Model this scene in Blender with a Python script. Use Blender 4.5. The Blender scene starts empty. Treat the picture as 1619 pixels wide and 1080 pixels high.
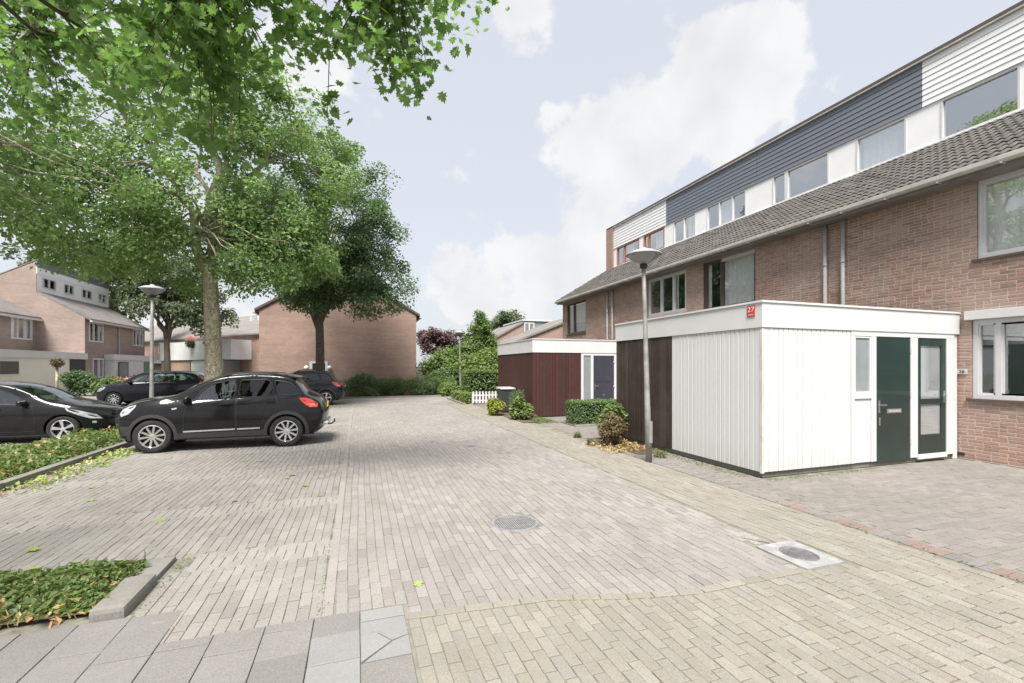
import bpy, bmesh, math, random
import numpy as np
from mathutils import Vector, Matrix, geometry
rng = np.random.default_rng(7)
random.seed(7)
S = bpy.context.scene
COL = S.collection
TH = math.atan(245 / 715)
cS, sS = math.cos(TH), math.sin(TH)

# ------------------------------------------------------------------ camera, sky, sun, exposure
cam = bpy.data.cameras.new('camera'); camo = bpy.data.objects.new('camera', cam); COL.objects.link(camo)
camo.location = (0, 0, 1.75); camo.rotation_euler = (math.pi / 2, 0, -TH)
cam.sensor_width = 36; cam.lens = 715 / 1619 * 36; cam.shift_y = 40 / 1619; cam.clip_end = 2000; cam.clip_start = 0.05
S.camera = camo
SUN_EL, SUN_AZ = 57, 205            # azimuth: 0 = +Y, clockwise towards +X
w = bpy.data.worlds.new('World'); S.world = w; w.use_nodes = True
SKY_STR = 0.10
def build_world():
    nt = w.node_tree; nt.nodes.clear()
    N = lambda t, **k: _n(nt, t, k)
    def _n(nt, t, k):
        n = nt.nodes.new(t)
        for a, b in k.items(): setattr(n, a, b)
        return n
    L = nt.links.new
    out = N('ShaderNodeOutputWorld'); bg = N('ShaderNodeBackground'); bg.inputs[1].default_value = SKY_STR
    sky = N('ShaderNodeTexSky', sky_type='NISHITA', sun_disc=False)
    sky.sun_elevation = math.radians(SUN_EL); sky.sun_rotation = math.radians(SUN_AZ)
    sky.air_density = 1.2; sky.dust_density = 3.0
    tc = N('ShaderNodeTexCoord')
    # thin high veil over the blue
    veil = N('ShaderNodeMixRGB'); veil.inputs[0].default_value = 0.88
    veil.inputs[2].default_value = (2.25, 2.32, 2.46, 1)
    L(sky.outputs[0], veil.inputs[1])
    # cumulus: noise thickened around the directions where clouds stand
    no = N('ShaderNodeTexNoise'); no.inputs['Scale'].default_value = 7.5; no.inputs['Detail'].default_value = 9; no.inputs['Roughness'].default_value = 0.6
    L(tc.outputs['Generated'], no.inputs['Vector'])
    acc = no.outputs['Fac']
    def add(a, b, op='ADD', clamp=False):
        m = N('ShaderNodeMath', operation=op); m.use_clamp = clamp
        for i, v in enumerate((a, b)):
            if isinstance(v, (int, float)): m.inputs[i].default_value = v
            else: L(v, m.inputs[i])
        return m.outputs[0]
    def d(px, py):
        l = (px - 809.5) / 715; z = (580 - py) / 715
        return Vector((l * cS + sS, cS - l * sS, z)).normalized()
    acc = add(add(acc, 1.7, 'MULTIPLY'), -.34)
    blobs = [((1010, 215), 4.6, .42), ((1140, 125), 4.4, .42), ((900, 215), 3.4, .38), ((1090, 220), 4.4, .36), ((1210, 75), 3.2, .3), ((1170, 180), 3.4, .3),
             ((930, 400), 5.0, .27), ((800, 435), 4.6, .27), ((1000, 360), 3.5, .25), ((720, 445), 4, .25), ((880, 500), 8, .24), ((1000, 470), 6, .25),
             ((835, 20), 3.0, .2), ((480, 110), 3.5, .3), ((1310, 90), 5, .12), ((330, 470), 8, .3), ((-300, 200), 14, .3), ((2100, 300), 14, .3)]
    for (p, r, wt) in blobs:
        dn = N('ShaderNodeVectorMath', operation='DOT_PRODUCT'); dn.inputs[1].default_value = d(*p)
        L(tc.outputs['Generated'], dn.inputs[0])
        mr = N('ShaderNodeMapRange'); mr.interpolation_type = 'SMOOTHSTEP'
        mr.inputs['From Min'].default_value = math.cos(math.radians(r * 1.7)); mr.inputs['From Max'].default_value = math.cos(math.radians(r * .25))
        mr.inputs['To Max'].default_value = wt
        L(dn.outputs['Value'], mr.inputs['Value'])
        acc = add(acc, mr.outputs[0])
    mask = N('ShaderNodeMapRange'); mask.interpolation_type = 'SMOOTHSTEP'
    mask.inputs['From Min'].default_value = 0.68; mask.inputs['From Max'].default_value = 0.88; mask.inputs['To Max'].default_value = 0.95
    L(acc, mask.inputs['Value'])
    n2 = N('ShaderNodeTexNoise'); n2.inputs['Scale'].default_value = 9; n2.inputs['Detail'].default_value = 8
    L(tc.outputs['Generated'], n2.inputs['Vector'])
    cr = N('ShaderNodeValToRGB')
    cr.color_ramp.elements[0].position = .3; cr.color_ramp.elements[0].color = (2.42, 2.45, 2.52, 1)
    cr.color_ramp.elements[1].position = .62; cr.color_ramp.elements[1].color = (2.82, 2.82, 2.84, 1)
    L(n2.outputs['Fac'], cr.inputs[0])
    mx = N('ShaderNodeMixRGB'); L(mask.outputs[0], mx.inputs[0]); L(veil.outputs[0], mx.inputs[1]); L(cr.outputs[0], mx.inputs[2])
    L(mx.outputs[0], bg.inputs[0]); L(bg.outputs[0], out.inputs[0])
build_world()
sl = bpy.data.lights.new('sun', 'SUN'); sl.energy = 2.6; sl.angle = math.radians(22); sl.color = (1, .96, .9)
so = bpy.data.objects.new('sun', sl); COL.objects.link(so)
_az = math.radians(SUN_AZ); _el = math.radians(SUN_EL)
so.rotation_euler = Vector((math.sin(_az) * math.cos(_el), math.cos(_az) * math.cos(_el), math.sin(_el))).to_track_quat('Z', 'Y').to_euler()
S.view_settings.view_transform = 'Standard'; S.view_settings.look = 'None'; S.view_settings.gamma = 1
S.view_settings.use_curve_mapping = False; S.view_settings.exposure = 1.75
S.render.engine = 'CYCLES'; S.cycles.max_bounces = 8; S.cycles.transparent_max_bounces = 24

# ------------------------------------------------------------------ materials
class NT:
    def __init__(s, name):
        s.m = bpy.data.materials.new(name); s.m.use_nodes = True; s.t = s.m.node_tree
        s.b = s.t.nodes['Principled BSDF']; s.o = s.t.nodes['Material Output']
    def n(s, typ, **k):
        x = s.t.nodes.new(typ)
        for a, b in k.items():
            setattr(x, a, b)
        return x
    def l(s, a, b): s.t.links.new(a, b)
    def math(s, op, a, b=0.0):
        m = s.n('ShaderNodeMath', operation=op)
        for i, v in enumerate((a, b)):
            if isinstance(v, (int, float)): m.inputs[i].default_value = v
            else: s.l(v, m.inputs[i])
        return m.outputs[0]
    def mix(s, f, a, b, mode='MIX'):
        m = s.n('ShaderNodeMixRGB', blend_type=mode)
        for i, v in enumerate((f, a, b)):
            if isinstance(v, (int, float)): m.inputs[i].default_value = v
            elif isinstance(v, tuple): m.inputs[i].default_value = (*v, 1)[:4]
            else: s.l(v, m.inputs[i])
        return m.outputs[0]
    def noise(s, scale, detail=4, rough=.55, vec=None, w=None):
        x = s.n('ShaderNodeTexNoise'); x.inputs['Scale'].default_value = scale; x.inputs['Detail'].default_value = detail
        x.inputs['Roughness'].default_value = rough
        if vec is not None: s.l(vec, x.inputs['Vector'])
        return x.outputs['Fac']
    def ramp(s, f, stops):
        r = s.n('ShaderNodeValToRGB'); e = r.color_ramp.elements
        while len(e) < len(stops): e.new(.5)
        for q, (p, c) in zip(e, stops): q.position = p; q.color = (*c, 1) if len(c) == 3 else c
        s.l(f, r.inputs[0]); return r.outputs[0]
    def pos(s): return s.n('ShaderNodeNewGeometry').outputs['Position']
    def rnd(s):
        g = s.n('ShaderNodeNewGeometry'); o = s.n('ShaderNodeObjectInfo')
        return s.math('FRACT', s.math('ADD', g.outputs['Random Per Island'], s.math('MULTIPLY', o.outputs['Random'], 7.31)))
    def bump(s, h, strength=.3, dist=.01):
        b = s.n('ShaderNodeBump'); b.inputs['Strength'].default_value = strength; b.inputs['Distance'].default_value = dist
        s.l(h, b.inputs['Height']); s.l(b.outputs[0], s.b.inputs['Normal'])
    def set(s, col=None, rough=.6, spec=.4, metal=0, coat=0):
        if col is not None:
            if isinstance(col, tuple): s.b.inputs['Base Color'].default_value = (*col, 1)
            else: s.l(col, s.b.inputs['Base Color'])
        s.b.inputs['Roughness'].default_value = rough; s.b.inputs['Specular IOR Level'].default_value = spec
        s.b.inputs['Metallic'].default_value = metal; s.b.inputs['Coat Weight'].default_value = coat
        return s.m

def m_plain(name, col, rough=.5, spec=.4, metal=0, coat=0, var=.08, scale=3, bump=0):
    t = NT(name); p = t.pos()
    f = t.noise(scale, 5, .6, p)
    dark = tuple(c * (1 - var) for c in col); lite = tuple(min(1, c * (1 + var)) for c in col)
    c = t.ramp(f, [(.3, dark), (.7, lite)])
    if bump: t.bump(t.noise(scale * 40, 3, .6, p), bump, .005)
    return t.set(c, rough, spec, metal, coat)

def m_pieces(name, cols, dirt=(.25, .22, .18), dirt_f=.35, rough=.85, grain=60, bump=.4, moss=None, big=.35, var=1, speck=0, splash=False):
    """loose pieces: each its own tone, fine grain, broad weathering"""
    k_ = .88 if 'siding' in name else .67 if max(cols[0]) > .6 else .92  # white siding lifted above the boards' white, offsetting weaker light on the dormers
    sc = lambda c_: tuple(v * k_ for v in c_)
    cols = [sc(c_) for c_ in cols]; dirt = sc(dirt); moss = sc(moss) if moss else None
    t = NT(name); p = t.pos(); r = t.rnd()
    stops = [((i + .0) / max(1, len(cols) - 1) * .98, c) for i, c in enumerate(cols)]
    c = t.ramp(r, stops)
    g = t.noise(grain, 5, .7, p)
    c = t.mix(.5 * var, c, t.ramp(g, [(.25, (.55, .55, .55)), (.75, (1.35, 1.35, 1.35))]), 'MULTIPLY')
    if speck:
        c = t.mix(t.math('MULTIPLY', t.ramp(t.noise(1.1, 5, .7, p), [(.62, (0, 0, 0)), (.76, (1, 1, 1))]), .4), c, (.13, .125, .115))
        c = t.mix(1, c, (1.0, .992, .985), 'MULTIPLY')
        c = t.mix(speck, c, t.ramp(t.noise(230, 2, .6, p), [(.3, (.55, .55, .56)), (.5, (1, 1, 1)), (.72, (1.55, 1.52, 1.48))]), 'MULTIPLY')
    b = t.noise(big, 5, .6, p)
    c = t.mix(t.math('MULTIPLY', t.ramp(b, [(.42, (0, 0, 0)), (.68, (1, 1, 1))]), dirt_f), c, dirt)
    b2 = t.noise(big * 3.1, 6, .65, p)
    c = t.mix(.45 * var, c, t.ramp(b2, [(.3, (.8, .8, .8)), (.7, (1.18, 1.18, 1.18))]), 'MULTIPLY')
    if splash:
        sz = t.n('ShaderNodeSeparateXYZ'); t.l(p, sz.inputs[0]); mz = t.n('ShaderNodeMapRange'); mz.inputs['From Min'].default_value = .55; mz.inputs['From Max'].default_value = .08; t.l(sz.outputs[2], mz.inputs[0])
        ms = t.n('ShaderNodeMapping'); ms.inputs['Scale'].default_value = (9, 9, 1.2); t.l(p, ms.inputs[0])
        c = t.mix(t.math('MULTIPLY', mz.outputs[0], t.ramp(t.noise(2.2, 6, .7, ms.outputs[0]), [(.38, (0, 0, 0)), (.7, (.75, .75, .75))])), c, (.42, .43, .36))
    if moss:
        mo = t.noise(2.3, 7, .7, p)
        c = t.mix(t.ramp(mo, [(.56, (0, 0, 0)), (.72, (.6, .6, .6))]), c, moss)
    t.bump(g, bump, .004)
    return t.set(c, rough, .25)

def m_brickwall(name, cols, mortar, bw=.222, bh=.0625, swap=False, rough=.85):
    cols = [tuple(v * .92 for v in c_) for c_ in cols]; mortar = tuple(v * .92 for v in mortar)
    t = NT(name); p = t.pos()
    sx = t.n('ShaderNodeSeparateXYZ'); t.l(p, sx.inputs[0])
    cb = t.n('ShaderNodeCombineXYZ')
    if swap: t.l(sx.outputs[1], cb.inputs[0]); t.l(sx.outputs[0], cb.inputs[1])      # paving: long side along Y
    else: t.l(t.math('ADD', sx.outputs[0], sx.outputs[1]), cb.inputs[0]); t.l(sx.outputs[2], cb.inputs[1])
    br = t.n('ShaderNodeTexBrick'); br.inputs['Scale'].default_value = 1
    br.inputs['Brick Width'].default_value = bw; br.inputs['Row Height'].default_value = bh; br.inputs['Mortar Size'].default_value = .006
    br.inputs['Color1'].default_value = (*cols[0], 1); br.inputs['Color2'].default_value = (*cols[1], 1); br.inputs['Mortar'].default_value = (*mortar, 1)
    t.l(cb.outputs[0], br.inputs['Vector'])
    b = t.noise(.6, 6, .65, p)
    c = t.mix(.75, br.outputs['Color'], t.ramp(b, [(.3, (.78, .78, .8)), (.7, (1.18, 1.16, 1.14))]), 'MULTIPLY')
    mpz = t.n('ShaderNodeMapping'); mpz.inputs['Scale'].default_value = (.25, .25, 3.5); t.l(p, mpz.inputs[0])
    c = t.mix(.5, c, t.ramp(t.noise(1.2, 6, .75, mpz.outputs[0]), [(.3, (.78, .76, .76)), (.7, (1.2, 1.18, 1.18))]), 'MULTIPLY')
    g = t.noise(30, 4, .7, p)
    c = t.mix(.4, c, t.ramp(g, [(.3, (.7, .7, .7)), (.7, (1.3, 1.3, 1.3))]), 'MULTIPLY')
    bp = t.n('ShaderNodeBump'); bp.inputs['Strength'].default_value = .6; bp.inputs['Distance'].default_value = .008
    t.l(t.math('SUBTRACT', 1, br.outputs['Fac']), bp.inputs['Height']); t.l(bp.outputs[0], t.b.inputs['Normal'])
    return t.set(c, rough, .25)

def m_leaf(name, cols, trans=.45, rough=.5, dry=None):
    t = NT(name); r = t.rnd(); p = t.pos()
    st = list(cols) + ([dry] if dry else [])
    c = t.ramp(r, [(i / (len(st) - 1) * (1 if not dry else 1), q) for i, q in enumerate(st)])
    c = t.mix(.6, c, t.ramp(t.noise(.9, 3, .5, p), [(.3, (.75, .78, .7)), (.7, (1.2, 1.18, 1.1))]), 'MULTIPLY')
    t.set(c, rough, .5)
    tr = t.n('ShaderNodeBsdfTranslucent'); t.l(t.mix(1, c, (1.2, 1.28, .85), 'MULTIPLY'), tr.inputs[0])
    mx = t.n('ShaderNodeMixShader'); mx.inputs[0].default_value = trans
    t.l(t.b.outputs[0], mx.inputs[1]); t.l(tr.outputs[0], mx.inputs[2]); t.l(mx.outputs[0], t.o.inputs[0])
    return t.m

def m_glass(name, tint=(.75, .8, .8), refl=1.0, base=.06):
    t = NT(name)
    gl = t.n('ShaderNodeBsdfGlossy'); gl.inputs['Roughness'].default_value = .015; gl.inputs[0].default_value = (.93 * refl, .95 * refl, .97 * refl, 1)
    tr = t.n('ShaderNodeBsdfTransparent'); tr.inputs[0].default_value = (*tint, 1)
    fr = t.n('ShaderNodeLayerWeight'); fr.inputs[0].default_value = .5
    f = t.math('ADD', t.math('MULTIPLY', t.math('POWER', fr.outputs['Facing'], 4.0), .9), base)
    m = t.n('ShaderNodeMath', operation='MINIMUM'); t.l(f, m.inputs[0]); m.inputs[1].default_value = 1
    mx = t.n('ShaderNodeMixShader'); t.l(m.outputs[0], mx.inputs[0]); t.l(tr.outputs[0], mx.inputs[1]); t.l(gl.outputs[0], mx.inputs[2])
    t.l(mx.outputs[0], t.o.inputs[0]); return t.m

def m_paint(name, col):
    t = NT(name); p = t.pos()
    c = t.mix(t.ramp(t.noise(6, 6, .7, p), [(.45, (0, 0, 0)), (.8, (.12, .12, .12))]), col, (.06, .058, .055))
    t.set(c, .35, .05, 0, 1.0); t.b.inputs['Coat Roughness'].default_value = .07; t.b.inputs['Coat IOR'].default_value = 1.38
    return t.m

M = {}
M['paver_road'] = m_pieces('paver_road', speck=.6, cols=[(.22, .207, .196), (.272, .256, .243), (.25, .235, .222), (.3, .285, .27), (.248, .226, .213), (.287, .27, .255)], dirt=(.23, .22, .203), dirt_f=.5, moss=(.24, .235, .17), big=.3)
M['paver_bay'] = m_pieces('paver_bay', speck=.6, cols=[(.225, .213, .198), (.27, .256, .24), (.248, .235, .216), (.295, .28, .26), (.255, .236, .22)], dirt=(.215, .208, .178), dirt_f=.45, moss=(.21, .208, .155), big=.4)
M['paver_pale'] = m_pieces('paver_pale', speck=.6, cols=[(.262, .248, .23), (.295, .28, .26), (.27, .25, .235)], dirt=(.3, .28, .25))
M['paver_yellow'] = m_pieces('paver_yellow', speck=.6, cols=[(.232, .215, .182), (.268, .25, .212), (.245, .226, .188), (.295, .276, .238), (.24, .23, .205), (.262, .238, .2)], dirt=(.22, .21, .185), dirt_f=.45, moss=(.22, .216, .168), big=.45)
M['paver_drive'] = m_pieces('paver_drive', speck=.6, cols=[(.195, .178, .168), (.232, .21, .198), (.213, .197, .187), (.252, .23, .218), (.202, .185, .172)], dirt=(.17, .163, .142), dirt_f=.55, moss=(.19, .19, .12))
M['paver_red'] = m_pieces('paver_red', speck=.6, cols=[(.215, .158, .142), (.235, .175, .157), (.21, .16, .145)], dirt=(.24, .2, .175), dirt_f=.5)
M['paver_dark'] = m_pieces('paver_dark', speck=.6, cols=[(.18, .17, .165), (.22, .21, .2)], dirt=(.2, .19, .18), dirt_f=.4)
M['tile'] = m_pieces('concrete_tile', speck=.6, cols=[(.19, .184, .176), (.21, .203, .193), (.2, .193, .184), (.22, .213, .202)], dirt=(.16, .155, .142), grain=90)
M['tile_new'] = m_pieces('concrete_tile_new', [(.23, .228, .225), (.25, .248, .244)], dirt=(.3, .3, .29), dirt_f=.3, grain=90, bump=.2)
M['kerb'] = m_pieces('kerb_concrete', speck=.6, cols=[(.215, .21, .195), (.25, .243, .225), (.23, .22, .205)], dirt=(.15, .145, .11), dirt_f=.7, moss=(.17, .18, .09))
M['joint'] = m_plain('joint_sand', (.19, .182, .148), .95, .1, var=.4, scale=3.5)
M['far_road'] = m_brickwall('far_road', ((.25, .236, .224), (.28, .265, .25)), (.21, .2, .17), .206, .084, True)
M['far_bay'] = m_brickwall('far_bay', ((.24, .226, .205), (.27, .253, .23)), (.17, .165, .13), .206, .084, True)
M['far_yellow'] = m_brickwall('far_yellow', ((.24, .223, .19), (.27, .252, .214)), (.24, .22, .16), .206, .084, True)
M['far_drive'] = m_brickwall('far_drive', ((.195, .18, .168), (.22, .202, .19)), (.17, .16, .12), .206, .084, True)
M['earth'] = m_plain('earth', (.12, .095, .065), .95, .1, var=.45, scale=4, bump=.5)
M['lawn'] = m_plain('lawn_ground', (.1, .12, .055), .95, .1, var=.3, scale=.5)
M['brick'] = m_pieces('house_brick', [(.36, .22, .172), (.41, .258, .205), (.32, .196, .157), (.45, .295, .24), (.385, .238, .19), (.28, .18, .152)], dirt=(.45, .4, .37), dirt_f=.42, grain=45, bump=.5, big=.7)
M['mortar'] = m_plain('mortar', (.45, .395, .34), .95, .1, var=.15, scale=2, bump=.3)
M['brickfar'] = m_brickwall('brick_wall', ((.3, .2, .16), (.35, .238, .193)), (.42, .35, .305))
M['brickleft'] = m_brickwall('brick_wall_left', ((.29, .222, .19), (.335, .258, .222)), (.4, .36, .325))
M['rooftile'] = m_pieces('roof_tile', [(.1, .093, .09), (.122, .114, .11), (.11, .102, .098), (.138, .13, .125)], dirt=(.16, .15, .135), dirt_f=.45, grain=40, bump=.5, moss=(.16, .16, .09), big=.8)
M['roofback'] = m_plain('roof_felt', (.05, .047, .045), .95, .1)
M['rooffar'] = m_brickwall('roof_far', ((.2, .19, .18), (.235, .22, .205)), (.12, .11, .1), .3, .3)
M['white'] = m_plain('white_paint', (.555, .555, .56), .45, .4, var=.05, scale=1.3)
M['whitewood'] = m_pieces('white_board', [(.8, .805, .81), (.82, .82, .82), (.81, .815, .82)], dirt=(.77, .77, .75), dirt_f=.3, rough=.5, grain=8, bump=.03, big=.9, var=.12, splash=True)
M['whitesiding'] = m_pieces('white_siding', [(.77, .77, .78), (.8, .8, .81)], dirt=(.77, .77, .76), dirt_f=.3, rough=.45, grain=6, bump=.03, var=.06)
M['darksiding'] = m_pieces('slate_siding', [(.16, .174, .212), (.174, .19, .228), (.168, .183, .22)], dirt=(.2, .21, .24), dirt_f=.3, rough=.5, grain=6, bump=.03, var=.15)
M['white_lifted'] = m_plain('dormer_white_lifted', (.76, .76, .765), .4, .4, var=.04, scale=1.5)  # same white as white_paint, extra light put into the colour for dim dormer faces
M['cream'] = m_plain('cream_paint', (.68, .66, .57), .6, .3, var=.04, scale=1)
M['blackwood'] = m_pieces('weathered_dark_board', [(.036, .025, .02), (.05, .036, .029), (.042, .03, .025), (.062, .05, .043)], dirt=(.095, .08, .07), dirt_f=.35, rough=.75, grain=25, bump=.3, big=2.0)
M['redwood'] = m_pieces('oxblood_board', [(.062, .024, .022), (.075, .03, .027), (.052, .025, .022), (.066, .032, .027)], dirt=(.06, .042, .033), dirt_f=.4, rough=.6, grain=25, bump=.15, big=1.2)
M['green'] = m_plain('dark_green_paint', (.0125, .029, .025), .35, .5, coat=.3, var=.15, scale=2)
M['greydoor'] = m_plain('slate_door_paint', (.042, .044, .058), .4, .5, var=.08)
M['brownframe'] = m_plain('dark_brown_frame', (.1, .075, .065), .5, .4)
M['rustframe'] = m_plain('red_brown_frame', (.28, .12, .07), .5, .4)
M['zinc'] = m_plain('zinc', (.42, .42, .43), .5, .5, metal=.3, var=.15, scale=8)
M['pvc'] = m_plain('grey_pipe', (.36, .35, .355), .5, .4, var=.12, scale=3)
M['gutter'] = m_plain('gutter', (.5, .48, .45), .55, .4, var=.2, scale=4)
M['soffit'] = m_plain('soffit_board', (.22, .205, .19), .7, .3, var=.2, scale=2)
M['steel'] = m_plain('brushed_steel', (.6, .6, .6), .3, .5, metal=.9)
M['cover'] = m_plain('manhole_concrete', (.27, .27, .267), .8, .3, var=.25, scale=9, bump=.3)
M['iron'] = m_plain('cast_iron', (.17, .16, .165), .6, .4, metal=.3, var=.3, scale=14, bump=.3)
M['grate'] = m_plain('worn_iron_grate', (.27, .265, .275), .5, .4, metal=.3, var=.25, scale=14)
M['pole'] = m_plain('galvanised_pole', (.25, .245, .23), .6, .4, metal=.2, var=.3, scale=5)
M['lampcap'] = m_plain('lamp_cap', (.33, .33, .33), .5, .4)
M['lampbowl'] = m_plain('lamp_bowl', (.22, .22, .225), .25, .5, coat=.5)
M['redsign'] = m_plain('red_enamel', (.5, .045, .05), .35, .5, coat=.4)
M['black'] = m_plain('black_plastic', (.02, .02, .021), .5, .4)
M['inside'] = m_plain('dark_room', (.22, .21, .2), .9, .1)
M['curtain'] = m_plain('net_curtain', (.8, .81, .82), .9, .1, var=.06, scale=6)
M['blind'] = m_plain('roller_blind', (.45, .46, .48), .9, .1)
M['glass'] = m_glass('window_glass', (.9, .92, .91), 1, .24)
M['glass_coated'] = m_glass('coated_window_glass', (.85, .88, .87), 1, .5)
M['carglass'] = m_glass('car_glass', (.42, .5, .48), 1, .12)
M['darkglass'] = m_glass('tinted_car_glass', (.08, .09, .09), 1, .06)
M['frosted'] = m_plain('frosted_glass', (.22, .245, .255), .25, .5, coat=.6, var=.12, scale=2)
M['bark'] = None
M['tyre'] = m_plain('tyre_rubber', (.03, .03, .03), .85, .2, var=.3, scale=10)
M['alloy'] = m_plain('alloy', (.68, .68, .69), .25, .6, metal=.85, var=.06)
M['paintblack'] = m_paint('black_car_paint', (.009, .009, .010))
M['paintnavy'] = m_paint('dark_navy_car_paint', (.016, .017, .024))
M['paintsilver'] = m_paint('pale_car_paint', (.62, .63, .64))
M['clad'] = m_plain('dark_cladding', (.035, .035, .036), .6, .4)
M['lens'] = m_plain('headlamp_lens', (.36, .375, .39), .08, .8, coat=1, var=.3, scale=30)
M['redlens'] = m_plain('red_lens', (.5, .03, .025), .1, .7, coat=1)
M['orangelens'] = m_plain('orange_lens', (.85, .16, .03), .1, .7, coat=1)
M['plate'] = m_plain('number_plate', (.75, .55, .08), .4, .4)
M['fabric'] = m_plain('car_seat_fabric', (.05, .05, .052), .9, .2)
M['chrome'] = m_plain('chrome', (.8, .8, .8), .12, .6, metal=1)
M['fencewood'] = m_pieces('grey_fence_board', [(.3, .28, .26), (.36, .34, .31)], rough=.85)
M['bin'] = m_plain('bin_plastic', (.04, .043, .047), .5, .4)
def m_bark():
    t = NT('plane_bark'); p = t.pos()
    v = t.n('ShaderNodeTexVoronoi'); v.inputs['Scale'].default_value = 9; v.inputs['Randomness'].default_value = 1
    mp = t.n('ShaderNodeMapping'); mp.inputs['Scale'].default_value = (1, 1, .55); t.l(p, mp.inputs[0])
    nz = t.n('ShaderNodeTexNoise'); nz.inputs['Scale'].default_value = 5; nz.inputs['Detail'].default_value = 5
    t.l(mp.outputs[0], nz.inputs['Vector'])
    ad = t.n('ShaderNodeVectorMath', operation='ADD'); t.l(mp.outputs[0], ad.inputs[0]); t.l(nz.outputs['Color'], ad.inputs[1]); t.l(ad.outputs[0], v.inputs['Vector'])
    c = t.ramp(v.outputs['Color'], [(.2, (.25, .215, .15)), (.45, (.34, .3, .22)), (.62, (.4, .365, .275)), (.8, (.52, .49, .39))])
    c = t.mix(.5, c, t.ramp(t.noise(14, 6, .7, p), [(.3, (.65, .65, .62)), (.7, (1.2, 1.2, 1.15))]), 'MULTIPLY')
    t.bump(t.noise(22, 6, .7, p), .6, .02)
    return t.set(c, .85, .2)
M['bark'] = m_bark()
M['barkdark'] = m_plain('dark_bark', (.12, .1, .075), .9, .2, var=.4, scale=12, bump=.8)
M['leaf_plane'] = m_leaf('plane_leaf', [(.185, .28, .11), (.225, .33, .135), (.155, .24, .095), (.265, .365, .17)], trans=.6, rough=.36)
M['leaf_near'] = m_leaf('near_plane_leaf', [(.14, .24, .075), (.17, .285, .09), (.115, .205, .065), (.21, .325, .115)], trans=.58, rough=.38)
M['leaf_dark'] = m_leaf('dark_leaf', [(.105, .175, .085), (.13, .205, .1), (.085, .145, .07), (.16, .24, .12)], trans=.48, rough=.4)
M['leaf_far'] = m_leaf('far_leaf', [(.11, .15, .085), (.13, .17, .095), (.095, .13, .075)], trans=.4)
M['leaf_lime'] = m_leaf('lime_leaf', [(.17, .24, .075), (.22, .295, .09), (.14, .2, .065), (.27, .34, .12)], trans=.45)
M['leaf_bush'] = m_leaf('bush_leaf', [(.135, .205, .075), (.17, .245, .09), (.11, .175, .065), (.205, .28, .11)], trans=.45)
M['leaf_yellow'] = m_leaf('yellow_leaf', [(.25, .28, .05), (.34, .35, .06), (.18, .24, .05), (.42, .4, .09)], trans=.4)
M['leaf_brown'] = m_leaf('brown_leaf', [(.16, .115, .06), (.2, .14, .08), (.13, .12, .05), (.24, .18, .11)], trans=.3)
M['leaf_purple'] = m_leaf('purple_leaf', [(.12, .07, .085), (.14, .08, .09), (.1, .062, .075)], trans=.3)
M['leaf_box'] = m_leaf('box_leaf', [(.13, .2, .09), (.16, .235, .105), (.11, .175, .08), (.2, .275, .13)], trans=.45)
M['leaf_cover'] = m_leaf('groundcover_leaf', [(.1, .165, .045), (.13, .2, .06), (.16, .225, .08), (.11, .17, .05), (.24, .24, .1)], trans=.42)
M['leaf_dry'] = m_leaf('dry_leaf', [(.38, .22, .1), (.46, .3, .15), (.33, .25, .1), (.44, .36, .18)], trans=.25)
M['leaf_fallen'] = m_leaf('fallen_green_leaf', [(.2, .3, .06), (.28, .36, .1), (.36, .38, .16)], trans=.25)
M['petal'] = m_leaf('flower_petal', [(.75, .3, .32), (.8, .5, .5), (.7, .25, .2)], trans=.4)

# ------------------------------------------------------------------ object helpers
def link(o, parent=None):
    COL.objects.link(o)
    if parent is not None: o.parent = parent
    return o
def tag(o, label=None, cat=None, group=None, kind=None):
    if label: o['label'] = label
    if cat: o['category'] = cat
    if group: o['group'] = group
    if kind: o['kind'] = kind
    return o
def thing(name, label, cat, loc=(0, 0, 0), rz=0, group=None):
    o = bpy.data.objects.new(name, None); o.location = loc; o.rotation_euler = (0, 0, rz); o.empty_display_size = .2
    return tag(link(o), label, cat, group)
def mesh_np(name, V, F, mat, parent=None, smooth=False, kind=None, loc=None):
    """V (n,3), F (m,k) index arrays (one array or a list of arrays)"""
    V = np.asarray(V, np.float32)
    Fs = F if isinstance(F, list) else [F]
    Fs = [np.asarray(f, np.int32) for f in Fs if len(f)]
    me = bpy.data.meshes.new(name)
    me.vertices.add(len(V)); me.vertices.foreach_set('co', V.ravel())
    nl = sum(f.size for f in Fs); nf = sum(len(f) for f in Fs)
    me.loops.add(nl); me.polygons.add(nf)
    me.loops.foreach_set('vertex_index', np.concatenate([f.ravel() for f in Fs]))
    tot = np.concatenate([np.full(len(f), f.shape[1], np.int32) for f in Fs])
    me.polygons.foreach_set('loop_start', np.concatenate([[0], np.cumsum(tot)[:-1]]).astype(np.int32))
    me.update(calc_edges=True); me.polygons.foreach_set('use_smooth', np.full(nf, bool(smooth)))
    if mat: me.materials.append(mat)
    o = bpy.data.objects.new(name, me)
    if loc is not None: o.location = loc
    link(o, parent)
    if kind: o['kind'] = kind
    return o

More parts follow.
